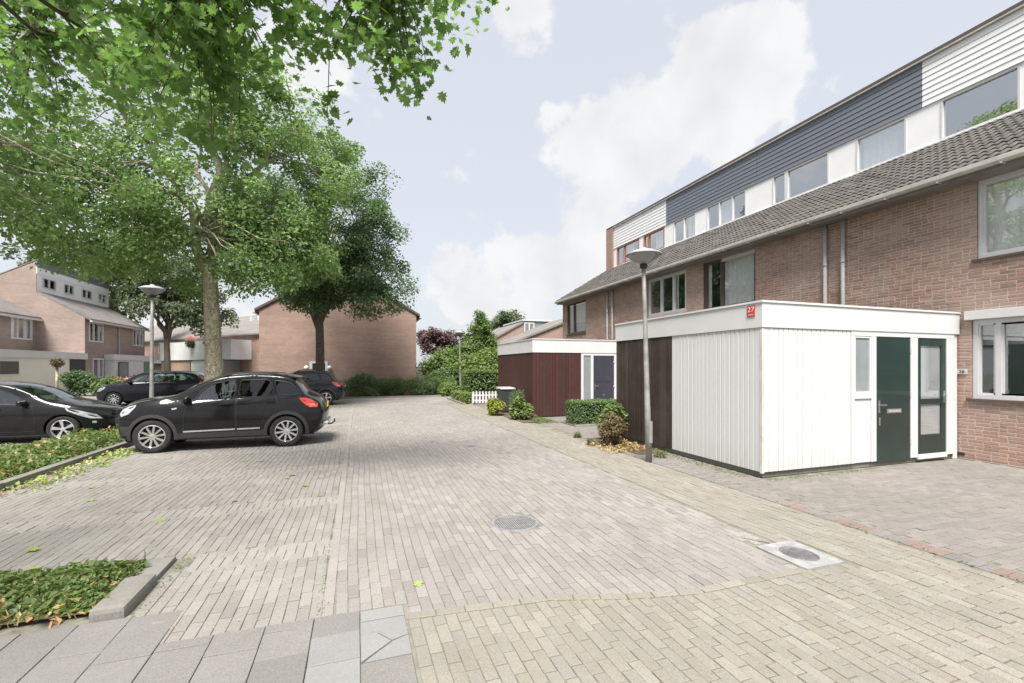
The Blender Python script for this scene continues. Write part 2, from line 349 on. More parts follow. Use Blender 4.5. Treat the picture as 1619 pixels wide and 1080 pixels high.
class MB:
    def __init__(s): s.v = []; s.f = []
    def poly(s, pts):
        i = len(s.v); s.v += [tuple(p) for p in pts]; s.f.append(tuple(range(i, i + len(pts)))); return s
    def hexa(s, p):
        i = len(s.v); s.v += [tuple(q) for q in p]
        for f in ((0, 3, 2, 1), (4, 5, 6, 7), (0, 1, 5, 4), (1, 2, 6, 5), (2, 3, 7, 6), (3, 0, 4, 7)): s.f.append(tuple(i + k for k in f))
        return s
    def box(s, a, b):
        (x0, y0, z0), (x1, y1, z1) = a, b
        return s.hexa([(x0, y0, z0), (x1, y0, z0), (x1, y1, z0), (x0, y1, z0), (x0, y0, z1), (x1, y0, z1), (x1, y1, z1), (x0, y1, z1)])
    def fbox(s, F, u0, u1, z0, z1, n0, n1):
        P = F.p
        return s.hexa([P(u0, z0, n0), P(u1, z0, n0), P(u1, z0, n1), P(u0, z0, n1), P(u0, z1, n0), P(u1, z1, n0), P(u1, z1, n1), P(u0, z1, n1)])
    def tube(s, pts, rads, seg=10, cap=True):
        pts = [Vector(p) for p in pts]; n = len(pts); base = len(s.v)
        if not hasattr(rads, '__len__'): rads = [rads] * n
        d0 = (pts[1] - pts[0]).normalized(); up = Vector((0, 0, 1)) if abs(d0.z) < .9 else Vector((1, 0, 0))
        a = d0.cross(up).normalized()
        for k in range(n):
            d = (pts[min(k + 1, n - 1)] - pts[max(k - 1, 0)]).normalized()
            a = (a - d * a.dot(d)).normalized(); b = d.cross(a)
            for j in range(seg):
                t = 2 * math.pi * j / seg
                s.v.append(tuple(pts[k] + (a * math.cos(t) + b * math.sin(t)) * rads[k]))
        for k in range(n - 1):
            for j in range(seg):
                j2 = (j + 1) % seg
                s.f.append((base + k * seg + j, base + k * seg + j2, base + (k + 1) * seg + j2, base + (k + 1) * seg + j))
        if cap:
            s.f.append(tuple(base + j for j in range(seg))[::-1]); s.f.append(tuple(base + (n - 1) * seg + j for j in range(seg)))
        return s
    def lathe(s, prof, o=(0, 0, 0), seg=24, axis='z'):
        base = len(s.v)
        for (r, h) in prof:
            for j in range(seg):
                t = 2 * math.pi * j / seg; c, q = r * math.cos(t), r * math.sin(t)
                p = (c, q, h) if axis == 'z' else ((c, h, q) if axis == 'y' else (h, c, q))
                s.v.append((p[0] + o[0], p[1] + o[1], p[2] + o[2]))
        for k in range(len(prof) - 1):
            for j in range(seg):
                j2 = (j + 1) % seg
                s.f.append((base + k * seg + j, base + k * seg + j2, base + (k + 1) * seg + j2, base + (k + 1) * seg + j))
        return s
    def build(s, name, mat, parent=None, smooth=False, kind=None, loc=None, bevel=0, fix=True):
        me = bpy.data.meshes.new(name); me.from_pydata(s.v, [], s.f)
        if fix or bevel:
            bm = bmesh.new(); bm.from_mesh(me)
            if bevel:
                bmesh.ops.bevel(bm, geom=[e for e in bm.edges if e.is_manifold], offset=bevel, segments=2, affect='EDGES', profile=.6)
            bmesh.ops.recalc_face_normals(bm, faces=bm.faces); bm.to_mesh(me); bm.free()
        if smooth: me.polygons.foreach_set('use_smooth', np.ones(len(me.polygons), bool))
        if mat: me.materials.append(mat)
        o = bpy.data.objects.new(name, me)
        if loc is not None: o.location = loc
        link(o, parent)
        if kind: o['kind'] = kind
        return o
class Face:
    """a vertical building face: O + u along it + n outwards"""
    def __init__(s, O, u, n): s.O = Vector(O); s.u = Vector(u); s.n = Vector(n)
    def p(s, u, z, n=0): return s.O + s.u * u + s.n * n + Vector((0, 0, z))
def mpoly(F, pts, n, name, mat, parent=None):
    return MB().poly([F.p(u, z, n) for u, z in pts]).build(name, mat, parent, fix=False)
def holed(F, u0, u1, z0, z1, holes, n, mb):
    us = sorted({u0, u1, *[h[0] for h in holes], *[h[1] for h in holes]}); us = [u for u in us if u0 <= u <= u1]
    zs = sorted({z0, z1, *[h[2] for h in holes], *[h[3] for h in holes]}); zs = [z for z in zs if z0 <= z <= z1]
    for a, b in zip(us, us[1:]):
        for c, d in zip(zs, zs[1:]):
            um, zm = (a + b) / 2, (c + d) / 2
            if any(h[0] < um < h[1] and h[2] < zm < h[3] for h in holes): continue
            mb.poly([F.p(a, c, n), F.p(b, c, n), F.p(b, d, n), F.p(a, d, n)])
    return mb
def dup(root, loc=None, rz=None, label=None, group=None):
    r = root.copy(); COL.objects.link(r)
    if loc is not None: r.location = loc
    if rz is not None: r.rotation_euler = (0, 0, rz)
    if label: r['label'] = label
    if group: r['group'] = group
    for ch in root.children:
        c = ch.copy(); COL.objects.link(c); c.parent = r
        for g in ch.children:
            d = g.copy(); COL.objects.link(d); d.parent = c
    return r
def pix(x, y, z):
    d = x * sS + y * cS; l = x * cS - y * sS
    d = np.maximum(d, .05)
    return 809.5 + 715 * l / d, 580 - 715 * (z - 1.75) / d, d
def seen(x, y, z, m=0):
    a, b, d = pix(x, y, z)
    return (a > -m) & (a < 1619 + m) & (b > -m) & (b < 1080 + m) & (d > .4)
# ------------------------------------------------------------------ ground
def struct(name, o): o['kind'] = 'structure'; o.name = name; return o
def sheet(name, polys, mats, parent=None):
    mb = MB()
    for pts, z, k in polys: mb.poly([(x, y, z) for x, y in pts])
    o = mb.build(name, None, parent, fix=False)
    for m in mats: o.data.materials.append(m)
    for p, q in zip(o.data.polygons, polys): p.material_index = q[2]
    return o
R = lambda x0, x1, y0, y1: [(x0, y0), (x1, y0), (x1, y1), (x0, y1)]
YG = 21.0                                           # beyond this the pavers are too small to tell apart
struct('ground', sheet('ground', [(R(-150, 150, -60, 260), -.06, 0)], [M['lawn']]))
road = struct('road', sheet('road', [(R(-.2, 3.95, 2.5, YG), -.009, 0), (R(-.2, 3.95, YG, 26.6), 0, 1), (R(3.95, 40, 23.9, 26.6), -.003, 1)], [M['joint'], M['far_road']]))
bays = struct('parking_bays', sheet('parking_bays', [(R(-4.75, -.2, 3.4, YG), -.009, 0), (R(-4.75, -.2, YG, 26.6), 0, 1), (R(-11.5, -6.35, 4, 60), -.004, 1), (R(-4.75, -1.75, -6, 3.4), -.012, 0)], [M['joint'], M['far_bay']]))
foot = struct('pavement', sheet('pavement', [(R(.3, 5.1, -8, 2.5), -.0095, 0), (R(3.95, 5.1, 2.5, YG), -.009, 0), (R(3.95, 5.1, YG, 23.9), 0, 1), (R(-4.75, .3, -8, 3.4), -.011, 0), (R(.3, 3.95, 2.5, 3.3), -.0085, 0), (R(-1.75, .3, 3.4, 3.6), -.011, 0)], [M['joint'], M['far_yellow']]))
drive = struct('driveway', sheet('driveway', [(R(5.1, 10.95, -8, 14.6), -.009, 0), (R(5.1, 10.95, 14.6, 21), -.004, 1)], [M['joint'], M['far_drive']]))
struct('side_street', sheet('side_street', [(R(-18.6, -11.5, 4, 60), -.006, 0)], [M['far_road']]))
struct('garden_soil', sheet('garden_soil', [(R(-6.35, -4.75, 6.6, 27.5), .03, 0), (R(-12, -1.75, 3.95, 4.8), .03, 0), (R(-4.7, 5.2, 26.6, 31.5), .02, 0), (R(5.0, 12, 26.6, 40), .01, 0), (R(4.75, 10.9, 20.3, 23.8), -.02, 0), (R(4.9, 6.0, 13.2, 16.4), .012, 0), (R(6.05, 8.0, 11.9, 13.0), .012, 0), (R(5.3, 6.0, 7.7, 9.8), .012, 0)], [M['earth']]))

AP = [(.32, 3.24), (1.39, 3.15), (1.99, 2.97), (2.5, 2.87), (3.95, 2.88)]
def yb(x): return np.interp(x, [a for a, _ in AP], [b for _, b in AP])
HEAD = [4.74, 6.4, 8.5, 10.6, 12.7, 14.8, 16.9, 19.0]
def in_road(x, y): return (x > -.17) & (x < 3.93) & (y > 2.8) & (y < YG) & ~((abs(x - 1.68) < .27) & (abs(y - 4.8) < .27)) & ~((x > 3.62) & (y < 3.45))
def in_bay(x, y):
    ok = (x > -4.7) & (x < -.27) & (y > 3.38) & (y < YG) & ~((x < -1.485) & (y < 4.95))
    for h in HEAD: ok &= abs(y - h) > .15 + .1 * 0
    return ok
def in_yel(x, y): return (((x > .36) & (y < 3.3) & (x < 5.06)) | ((x > 3.93) & (x < 5.06) & (y < YG))) & ~((abs(x - 3.915) < .28) & (abs(y - 3.13) < .34))
def in_drv(x, y): return (x > 5.36) & (x < 10.86) & (y < 14.45) & ~((x > 5.94) & (y > 5.36) & (y < 9.68)) & ~((x > 6.05) & (x < 8) & (y > 11.9) & (y < 13.0))

_T = [(-1, -1, -.03), (1, -1, -.03), (1, 1, -.03), (-1, 1, -.03)]
def paver_template(w, l):
    a, b, e = w / 2, l / 2, .003
    V = [(sx * a, sy * b, -.03) for sx, sy in ((-1, -1), (1, -1), (1, 1), (-1, 1))] + [(sx * a, sy * b, -e) for sx, sy in ((-1, -1), (1, -1), (1, 1), (-1, 1))] + \
        [(sx * (a - e), sy * (b - e), 0) for sx, sy in ((-1, -1), (1, -1), (1, 1), (-1, 1))]
    F = []
    for k in (0, 4):
        for j in range(4): F.append((k + j, k + (j + 1) % 4, k + 4 + (j + 1) % 4, k + 4 + j))
    F.append((8, 9, 10, 11))
    return np.array(V), np.array(F)
def paver_mesh(name, w, l, mat):
    V, F = paver_template(w, l)
    me = bpy.data.meshes.new(name); me.from_pydata(V.tolist(), [], F.tolist()); me.materials.append(mat); return me
def lay(parent, C, w, l, mat, n_ind, one='paver', many='paver_field', along_x=False):
    """the n_ind pavers that show largest become objects, the rest one part"""
    C = np.asarray(C); ls = C[:, 2] if C.shape[1] > 2 else np.ones(len(C))
    if along_x: w, l = l, w
    h = rng.normal(0, .0016, len(C)) - .001
    d = np.hypot(C[:, 0], C[:, 1]); vis = seen(C[:, 0], C[:, 1], 0)
    order = np.argsort(np.where(vis, d, d + 1000))
    ind = order[:n_ind]; rest = order[n_ind:]
    me = paver_mesh(one, w, l, mat)
    for i in ind:
        o = bpy.data.objects.new(one, me); o.location = (C[i, 0], C[i, 1], h[i]); o.rotation_euler = (rng.normal(0, .006), rng.normal(0, .006), rng.normal(0, .008)); o.scale = (1, ls[i], 1); link(o, parent)
    if len(rest):
        V, F = paver_template(w, l)
        n = len(rest); tl = rng.normal(0, .006, (n, 2)); rz = rng.normal(0, .008, n)
        VV = np.repeat(V[None], n, 0)
        x = VV[:, :, 0] * 1.0; y = VV[:, :, 1] * ls[rest][:, None]
        VV[:, :, 0] = x - y * rz[:, None]; VV[:, :, 1] = y + x * rz[:, None]
        VV[:, :, 2] += x * tl[:, :1] + y * tl[:, 1:]
        VV[:, :, 0] += C[rest, 0][:, None]; VV[:, :, 1] += C[rest, 1][:, None]; VV[:, :, 2] += h[rest][:, None]
        FF = F[None] + (np.arange(n) * len(V))[:, None, None]
        mesh_np(many, VV.reshape(-1, 3), FF.reshape(-1, 4), mat, parent, kind='stuff')
def courses(x0, x1, y0, y1, ok, pw=.0845, pl=.206, along_x=False, m=160):
    out = []
    nx = int((x1 - x0) / pw) + 1
    for i in range(nx):
        x = x0 + (i + .5) * pw
        off = (i % 2) * pl / 2 + rng.normal(0, .012)
        ys = np.arange(y0 + off, y1, pl)
        xs = np.full_like(ys, x)
        if along_x: xs, ys = ys, xs
        k = ok(xs, ys) & seen(xs, ys, 0, m)
        out.append(np.stack([xs[k], ys[k]], 1))
    return np.concatenate(out)
def wob(x, y): return .011 * np.sin(.9 * y + .6 * x) + .006 * np.sin(2.3 * y + 1.9 * x + 1)
def courses_from(x0, x1, lim, sgn, yend, ok, pw=.0845, pl=.206, m=160):
    """columns of pavers that start, cut, at the line y = lim(x) and run away from it"""
    out = []
    for i in range(int((x1 - x0) / pw) + 1):
        x = x0 + (i + .5) * pw; y = float(lim(x)); L = .2 if i % 2 else .1 + rng.normal(0, .01); r = []
        while (y - yend) * sgn < 0:
            r.append((x + float(wob(x, y)), y + sgn * L / 2, L / .2)); y += sgn * (L + .008); L = .2
        r = np.array(r); k = ok(r[:, 0], r[:, 1]) & seen(r[:, 0], r[:, 1], 0, m); out.append(r[k])
    return np.concatenate(out)
lay(road, courses_from(-.15, 3.86, lambda x: 3.43 if x < .32 else yb(x) + .045, 1, YG, in_road), .0795, .199, M['paver_road'], 300)
lay(bays, courses_from(-4.72, -.3, lambda x: 3.43, 1, YG, in_bay), .0798, .199, M['paver_bay'], 300)
hd = np.array([(x, h + dy) for h in HEAD for dy in (-.1, .1) for x in np.arange(-4.65, -.2, .0845)])
hd = hd[seen(hd[:, 0], hd[:, 1], 0, 100) & ~((hd[:, 0] < -1.4) & (hd[:, 1] < 4.95))]
lay(bays, hd, .078, .2, M['paver_pale'], 120, 'divider_paver', 'divider_pavers')
ed = np.array([(-.2, y) for y in np.arange(3.5, YG, .206)])
lay(road, ed, .078, .2, M['paver_pale'], 60, 'edge_paver', 'edge_pavers')
lay(foot, np.concatenate([courses_from(.33, 3.88, lambda x: yb(x) - .045, -1, 1.2, in_yel), courses_from(3.9635, 5.02, lambda x: 1.2, 1, YG, in_yel, m=500)]), .0792, .198, M['paver_yellow'], 300)
lay(drive, courses(-1.0, 14.5, 5.3, 10.9, lambda x, y: in_drv(x, y), along_x=True, m=600), .0795, .2, M['paver_drive'], 300, along_x=True)
bo = np.array([(5.22, y) for y in np.arange(1.2, 9.6, .0845)]); bo = bo[seen(bo[:, 0], bo[:, 1], 0, 60)]
me_ = paver_mesh('edge_paver', .078, .2, M['paver_yellow']); xx = np.linspace(.33, 3.6, 400); yc = yb(xx); arc_ = np.concatenate([[0], np.cumsum(np.hypot(np.diff(xx), np.diff(yc)))])
for s_ in np.arange(.1, arc_[-1], .206):
    x_ = float(np.interp(s_, arc_, xx)); o = bpy.data.objects.new('edge_paver', me_); o.location = (x_, float(yb(x_)), .004 + rng.normal(0, .001))
    o.rotation_euler = (0, 0, math.pi / 2 + math.atan2(float(yb(x_ + .05) - yb(x_ - .05)), .1)); link(o, foot)
k = (np.floor(bo[:, 1] / .0845 / 4).astype(int) % 2 == 0) & (bo[:, 1] < 4.5)
lay(drive, bo[k], .2, .078, M['paver_red'], 60, 'border_paver')
lay(drive, bo[~k], .2, .078, M['paver_dark'], 60, 'border_paver')
# 30 cm concrete flags at the near edge
def flag(x0, x1, y0, y1, mat, name='flagstone'):
    w_, l_ = x1 - x0 - .0055, y1 - y0 - .0055
    me = paver_mesh(name, w_, l_, mat); o = bpy.data.objects.new(name, me)
    o.location = ((x0 + x1) / 2, (y0 + y1) / 2, .005 + rng.normal(0, .0014)); o.rotation_euler = (rng.normal(0, .004), rng.normal(0, .004), rng.normal(0, .004)); link(o, foot)
for i in range(0, 16):
    x0 = -.28 - .3 * i
    y = 3.42 - (.1 if i % 2 else .25); ys = [3.42 if i < 4 else 3.85]
    if i >= 4: y = 3.85 - (.1 if i % 2 else .25)
    while y > 1.2: ys.append(y); y -= .3
    for a, b in zip(ys, ys[1:]):
        if not seen(x0 + .15, (a + b) / 2, 0, 120): continue
        new = (i == 0 and 2.6 < (a + b) / 2 < 3.1)
        flag(x0, x0 + .3, b, a, M['tile_new' if new else 'tile'])
for a, b, nw in ((3.4, 3.26, 1), (3.26, 3.1, 1), (2.8, 2.5, 0), (2.5, 2.2, 0)):
    flag(.02, .32, b, a, M['tile_new' if nw else 'tile'])
for pts in ([(.024, 3.096), (.024, 2.815), (.12, 2.9), (.205, 2.975), (.12, 3.096)], [(.13, 3.096), (.212, 2.982), (.316, 3.02), (.316, 3.096)], [(.04, 2.806), (.316, 2.806), (.316, 3.01), (.215, 2.968), (.125, 2.888)]):
    n = len(pts); mb = MB(); mb.v = [(x, y, -.03) for x, y in pts] + [(x, y, .006) for x, y in pts]
    mb.f = [tuple(range(n, 2 * n))] + [(j, (j + 1) % n, n + (j + 1) % n, n + j) for j in range(n)]
    mb.build('broken_flagstone', M['tile_new'], foot)
# kerbs
kerb = struct('kerb', MB().box((-4.86, 6.4, -.04), (-4.74, 27.0, -.02)).build('kerb', M['joint']))
def kstone(x0, y0, x1, y1, h=.11, b=.012):
    o = MB().box((x0 + .003, y0 + .003, -.05), (x1 - .003, y1 - .003, h + rng.normal(0, .004))).build('kerb_stone', M['kerb'], kerb, bevel=b)
for y in np.arange(6.4, 26.9, 1.0): kstone(-4.87 + rng.normal(0, .004), y, -4.72, y + 1)
for x in np.arange(-8.9, -1.9, 1.0): kstone(x, 4.78, x + 1, 4.88, .03)
kstone(-1.75, 3.86, -1.53, 4.42, .085, .035); kstone(-1.86, 4.45, -1.55, 4.88, .03)
for x in np.arange(-2, 4.5, 1.0): kstone(x, 26.55, x + 1, 26.7, .07)
for y in np.arange(20.4, 23.6, .8): kstone(4.62, y, 4.74, y + .8, .07)
for x in np.arange(6.0, 7.9, .5): kstone(x, 11.78, x + .5, 11.9, .06)
# manhole, drain, chalk
t = thing('manhole_cover', 'pale square concrete manhole surround with round iron lid by the yellow pavers', 'manhole cover', (3.905, 3.13, 0))
mb = MB(); seg = 40; a, b = .235, .265
def sq(t_):
    c, s_ = math.cos(t_), math.sin(t_); k_ = 1 / max(abs(c) / a, abs(s_) / b); return (c * k_, s_ * k_)
for j in range(seg):
    t0, t1 = 2 * math.pi * (j + .5) / seg, 2 * math.pi * (j + 1.5) / seg
    p0, p1 = sq(t0), sq(t1); q0 = (.15 * math.cos(t0), .17 * math.sin(t0)); q1 = (.15 * math.cos(t1), .17 * math.sin(t1))
    mb.poly([(*p0, .006), (*p1, .006), (*q1, .006), (*q0, .006)]); mb.poly([(*p0, -.04), (*p1, -.04), (*p1, .006), (*p0, .006)]); mb.poly([(*q0, -.02), (*q1, -.02), (*q1, .006), (*q0, .006)])
mb.build('surround', M['cover'], t, fix=False)
lid = MB().lathe([(0, .001), (.12, .002), (.125, -.003), (.132, -.003), (.136, .003), (.146, .003), (.148, -.02)], seg=36)
lid.v = [(x, y * 1.13, z) for x, y, z in lid.v]; lid = lid.build('lid', M['iron'], t)
r_ = MB()
for k in range(-5, 6):
    hw = math.sqrt(max(0, .115 ** 2 - (k * .02) ** 2)); r_.box((-hw, k * .0226 - .004, .001), (hw, k * .0226 + .004, .006))
r_.build('ridge', M['iron'], lid)
t = thing('drain_grate', 'round slotted iron drain grate sunk in the grey brick road', 'drain', (1.68, 4.8, 0))
MB().lathe([(.235, -.03), (.235, .003), (.262, .004), (.266, -.02)], seg=40).build('rim', M['grate'], t)
MB().lathe([(0, -.028), (.235, -.028)], seg=32).build('sump', M['black'], t)
for k in range(-9, 10):
    hw = math.sqrt(max(.0004, .232 ** 2 - (k * .0245) ** 2))
    MB().box((k * .0245 - .0065, -hw, -.02), (k * .0245 + .0065, hw, .003)).build('bar', M['grate'], t)
t = thing('drain_grate', 'small pale drain lid far along the road, opposite the oxblood shed', 'drain', (2.37, 9.68, 0))
MB().box((-.15, -.17, -.03), (.15, .17, .004)).build('surround', M['tile_new'], t)
MB().lathe([(0, .009), (.1, .009), (.105, .004)], seg=24).build('lid', M['iron'], t)
ch = MB()
pts = [(3.68, 3.7), (3.73, 3.61), (3.79, 3.53), (3.86, 3.47), (3.88, 3.42), (3.85, 3.375), (3.78, 3.37)]
for p, q in zip(pts, pts[1:]):
    d = Vector((q[0] - p[0], q[1] - p[1])).normalized() * .007; nn = (-d.y, d.x)
    ch.hexa([(p[0] - nn[0], p[1] - nn[1], .0015), (q[0] - nn[0], q[1] - nn[1], .0015), (q[0] + nn[0], q[1] + nn[1], .0015), (p[0] + nn[0], p[1] + nn[1], .0015),
             (p[0] - nn[0], p[1] - nn[1], .005), (q[0] - nn[0], q[1] - nn[1], .005), (q[0] + nn[0], q[1] + nn[1], .005), (p[0] + nn[0], p[1] + nn[1], .005)])
tag(ch.build('chalk_mark', M['tile_new'], fix=False), 'white painted hook-shaped line on the road beside the manhole', 'paint mark')
# ------------------------------------------------------------------ building helpers
def rebase(root, base):
    b = Vector(base); root.location = b
    for ch in root.children: ch.location = ch.location - b
def window(par, F, u0, u1, z0, z1, splits=(), frame='white', fw=.065, n0=-.13, n1=-.035, curtain=None, glass='glass', sash=True, name='window', sill=None, room=True):
    if glass == 'glass' and 0 < n1 < .03: glass = 'glass_coated'
    mb = MB()
    mb.fbox(F, u0, u0 + fw, z0, z1, n0, n1); mb.fbox(F, u1 - fw, u1, z0, z1, n0, n1)
    mb.fbox(F, u0 + fw, u1 - fw, z0, z0 + fw, n0, n1); mb.fbox(F, u0 + fw, u1 - fw, z1 - fw, z1, n0, n1)
    e = [u0 + fw / 2, *splits, u1 - fw / 2]
    for s_ in splits: mb.fbox(F, s_ - fw / 2, s_ + fw / 2, z0 + fw, z1 - fw, n0, n1)
    fr = mb.build(name, M[frame], par)
    for a, b in zip(e, e[1:]):
        a, b = a + fw / 2, b - fw / 2
        if sash:
            k = .028; s2 = MB(); m0, m1 = n0 + .02, n1 - .015
            s2.fbox(F, a, a + k, z0 + fw, z1 - fw, m0, m1); s2.fbox(F, b - k, b, z0 + fw, z1 - fw, m0, m1)
            s2.fbox(F, a + k, b - k, z0 + fw, z0 + fw + k, m0, m1); s2.fbox(F, a + k, b - k, z1 - fw - k, z1 - fw, m0, m1)
            s2.build('sash', M[frame], fr)
        g = (n0 + n1) / 2 - .004
        mpoly(F, [(a, z0 + fw), (b, z0 + fw), (b, z1 - fw), (a, z1 - fw)], g, 'pane', M[glass], fr)
    def drape(c0, c1, top=1.0):
        nn = max(6, int((c1 - c0) / .035)); V = []; Fq = []
        ph = rng.uniform(0, 6)
        for i in range(nn + 1):
            u = c0 + (c1 - c0) * i / nn; dd = -.155 + .016 * math.sin(i * 1.25 + ph) + .008 * math.sin(i * .47)
            V += [tuple(F.p(u, z0 + .02, dd)), tuple(F.p(u, z1 - .02, dd * .98))]
        Fq = [(2 * i, 2 * i + 2, 2 * i + 3, 2 * i + 1) for i in range(nn)]
        mesh_np('curtain', V, np.array(Fq), M['curtain'], fr, True)
    W_ = u1 - u0
    for c in (curtain or []):
        if c[0] == 'blind':
            mb = MB().fbox(F, u0 + .03, u1 - .03, z1 - (z1 - z0) * c[1], z1 - .02, -.2, -.19); mb.fbox(F, u0 + .03, u1 - .03, z1 - (z1 - z0) * c[1] - .03, z1 - (z1 - z0) * c[1], -.205, -.185)
            mb.build('blind', M['blind'], fr)
        else: drape(u0 + W_ * c[0], u0 + W_ * c[1])
    if sill: MB().fbox(F, u0 - .06, u1 + .06, z0 - .05, z0 - .004, -.05, .05).build('sill', M[sill], fr)
    if room:
        P = F.p; mb = MB(); a, b, c, d, q0, q1 = u0 - .5, u1 + .5, z0 - .9, z1 + .25, -.22, -3.2
        mb.poly([P(a, c, q1), P(b, c, q1), P(b, d, q1), P(a, d, q1)])
        for (p, q) in (((a, c), (b, c)), ((b, c), (b, d)), ((b, d), (a, d)), ((a, d), (a, c))):
            mb.poly([P(*p, q0), P(*q, q0), P(*q, q1), P(*p, q1)])
        mb.build('room_lining', M['inside'], fr, fix=False)
    return fr
def handle(par, F, u, z, n, flip=1, plate=True):
    mb = MB()
    if plate: mb.fbox(F, u - .02, u + .02, z - .14, z + .08, n, n + .008)
    mb.tube([F.p(u, z, n), F.p(u, z, n + .05)], .009, 8); mb.tube([F.p(u, z, n + .05), F.p(u + .12 * flip, z, n + .05)], .009, 8)
    return mb.build('handle', M['steel'], par)
def brick_template(w, h=.05):
    e = .004; d = .02
    return np.array([(0, a * w, b * h) for a, b in ((0, 0), (1, 0), (1, 1), (0, 1))] and
                    [(d, a * w, b * h) for a, b in ((0, 0), (1, 0), (1, 1), (0, 1))] + [(e, a * w, b * h) for a, b in ((0, 0), (1, 0), (1, 1), (0, 1))] +
                    [(0, e + a * (w - 2 * e), e + b * (h - 2 * e)) for a, b in ((0, 0), (1, 0), (1, 1), (0, 1))], float)
BF = np.array([(k + j, k + (j + 1) % 4, k + 4 + (j + 1) % 4, k + 4 + j) for k in (0, 4) for j in range(4)] + [(8, 9, 10, 11)])[:, ::-1]
def brickwork(wall, X, y0, y1, z0, z1, holes, n_ind, hid=lambda y, z: False):
    """bricks of a facade facing -X: full bricks nearest the viewer as objects, the rest one part"""
    full, other = [], []
    r = 0; z = z0
    while z + .05 <= z1:
        segs = [(y0, y1)]
        for h in holes:
            if z + .05 > h[2] and z < h[3]:
                ns = []
                for a, b in segs:
                    if h[1] <= a or h[0] >= b: ns.append((a, b)); continue
                    if h[0] > a: ns.append((a, h[0]))
                    if h[1] < b: ns.append((h[1], b))
                segs = ns
        for a, b in segs:
            y = a if r % 2 else a + rng.choice([0, .1])
            if y > a + .02: other.append((a, z, y - a - .012))
            while y < b - .02:
                L = .21 if rng.random() > .28 else .1
                if y + L > b: L = b - y
                if not hid(y, z):
                    (full if abs(L - .21) < 1e-6 else other).append((y, z, L))
                y += L + .012
        z += .0625; r += 1
    full = np.array(full); d = np.hypot(full[:, 0], full[:, 1] - 1.75)
    vis = seen(np.full(len(full), X), full[:, 0] + .1, full[:, 1], 0)
    order = np.argsort(np.where(vis, d, d + 999)); ind, rest = order[:n_ind], order[n_ind:]
    V = brick_template(.21); me = bpy.data.meshes.new('brick'); me.from_pydata(V.tolist(), [], BF.tolist()); me.materials.append(M['brick'])
    for i in ind:
        o = bpy.data.objects.new('brick', me); o.location = (X + rng.normal(0, .0012), full[i, 0] + rng.normal(0, .001), full[i, 1] + rng.normal(0, .0008)); link(o, wall)
    allr = [tuple(full[i]) for i in rest] + other
    if allr:
        A = np.array(allr); n = len(A); VV = np.repeat(brick_template(1.0)[None], n, 0)
        e = .004
        yy = VV[:, :, 1]; inner = (yy > 0.001) & (yy < .999)
        VV[:, :, 1] = np.where(yy < .001, 0, np.where(yy > .999, A[:, 2][:, None], np.where(yy < .5, e, A[:, 2][:, None] - e)))
        VV[:, :, 1] += A[:, 0][:, None]; VV[:, :, 2] += A[:, 1][:, None]; VV[:, :, 0] += X + rng.normal(0, .0012, n)[:, None]
        mesh_np('brickwork', VV.reshape(-1, 3), (BF[None] + (np.arange(n) * 12)[:, None, None]).reshape(-1, 4), M['brick'], wall, kind='stuff')

# ------------------------------------------------------------------ the brick terrace with dormers
XW, XG, XD, XB = 10.9, 10.55, 13.8, 21.0
SL = .6; AL = math.atan(SL)
FW = Face((XW, 0, 0), (0, 1, 0), (-1, 0, 0)); FD = Face((XD, 0, 0), (0, 1, 0), (-1, 0, 0))
ZE = 5.40
roofz = lambda x: ZE + SL * (x - XG)
def tile_mesh():
    mb = MB(); w_, n = .30, 12; L = .37
    sd = Vector((math.cos(AL), 0, math.sin(AL))); nn = Vector((-math.sin(AL), 0, math.cos(AL)))
    def hh(t): return .019 * (1 - math.cos(2 * math.pi * t * 2)) + .002
    for lvl in range(3):
        for i in range(n + 1):
            t = i / n; y = t * (w_ + .012)
            if lvl == 0: p = nn * (hh(t) - .004)
            elif lvl == 1: p = nn * (hh(t) + .022)
            else: p = sd * L + nn * (hh(t) - .008)
            mb.v.append((p.x, y, p.z))
    for lvl in range(2):
        for i in range(n): a = lvl * (n + 1) + i; mb.f.append((a, a + n + 1, a + n + 2, a + 1))
    me = bpy.data.meshes.new('roof_tile'); me.from_pydata(mb.v, [], mb.f); me.materials.append(M['rooftile'])
    me.polygons.foreach_set('use_smooth', np.array([f >= n for f in range(2 * n)])); return me
TILE = tile_mesh()
TRIM_Z = 9.70
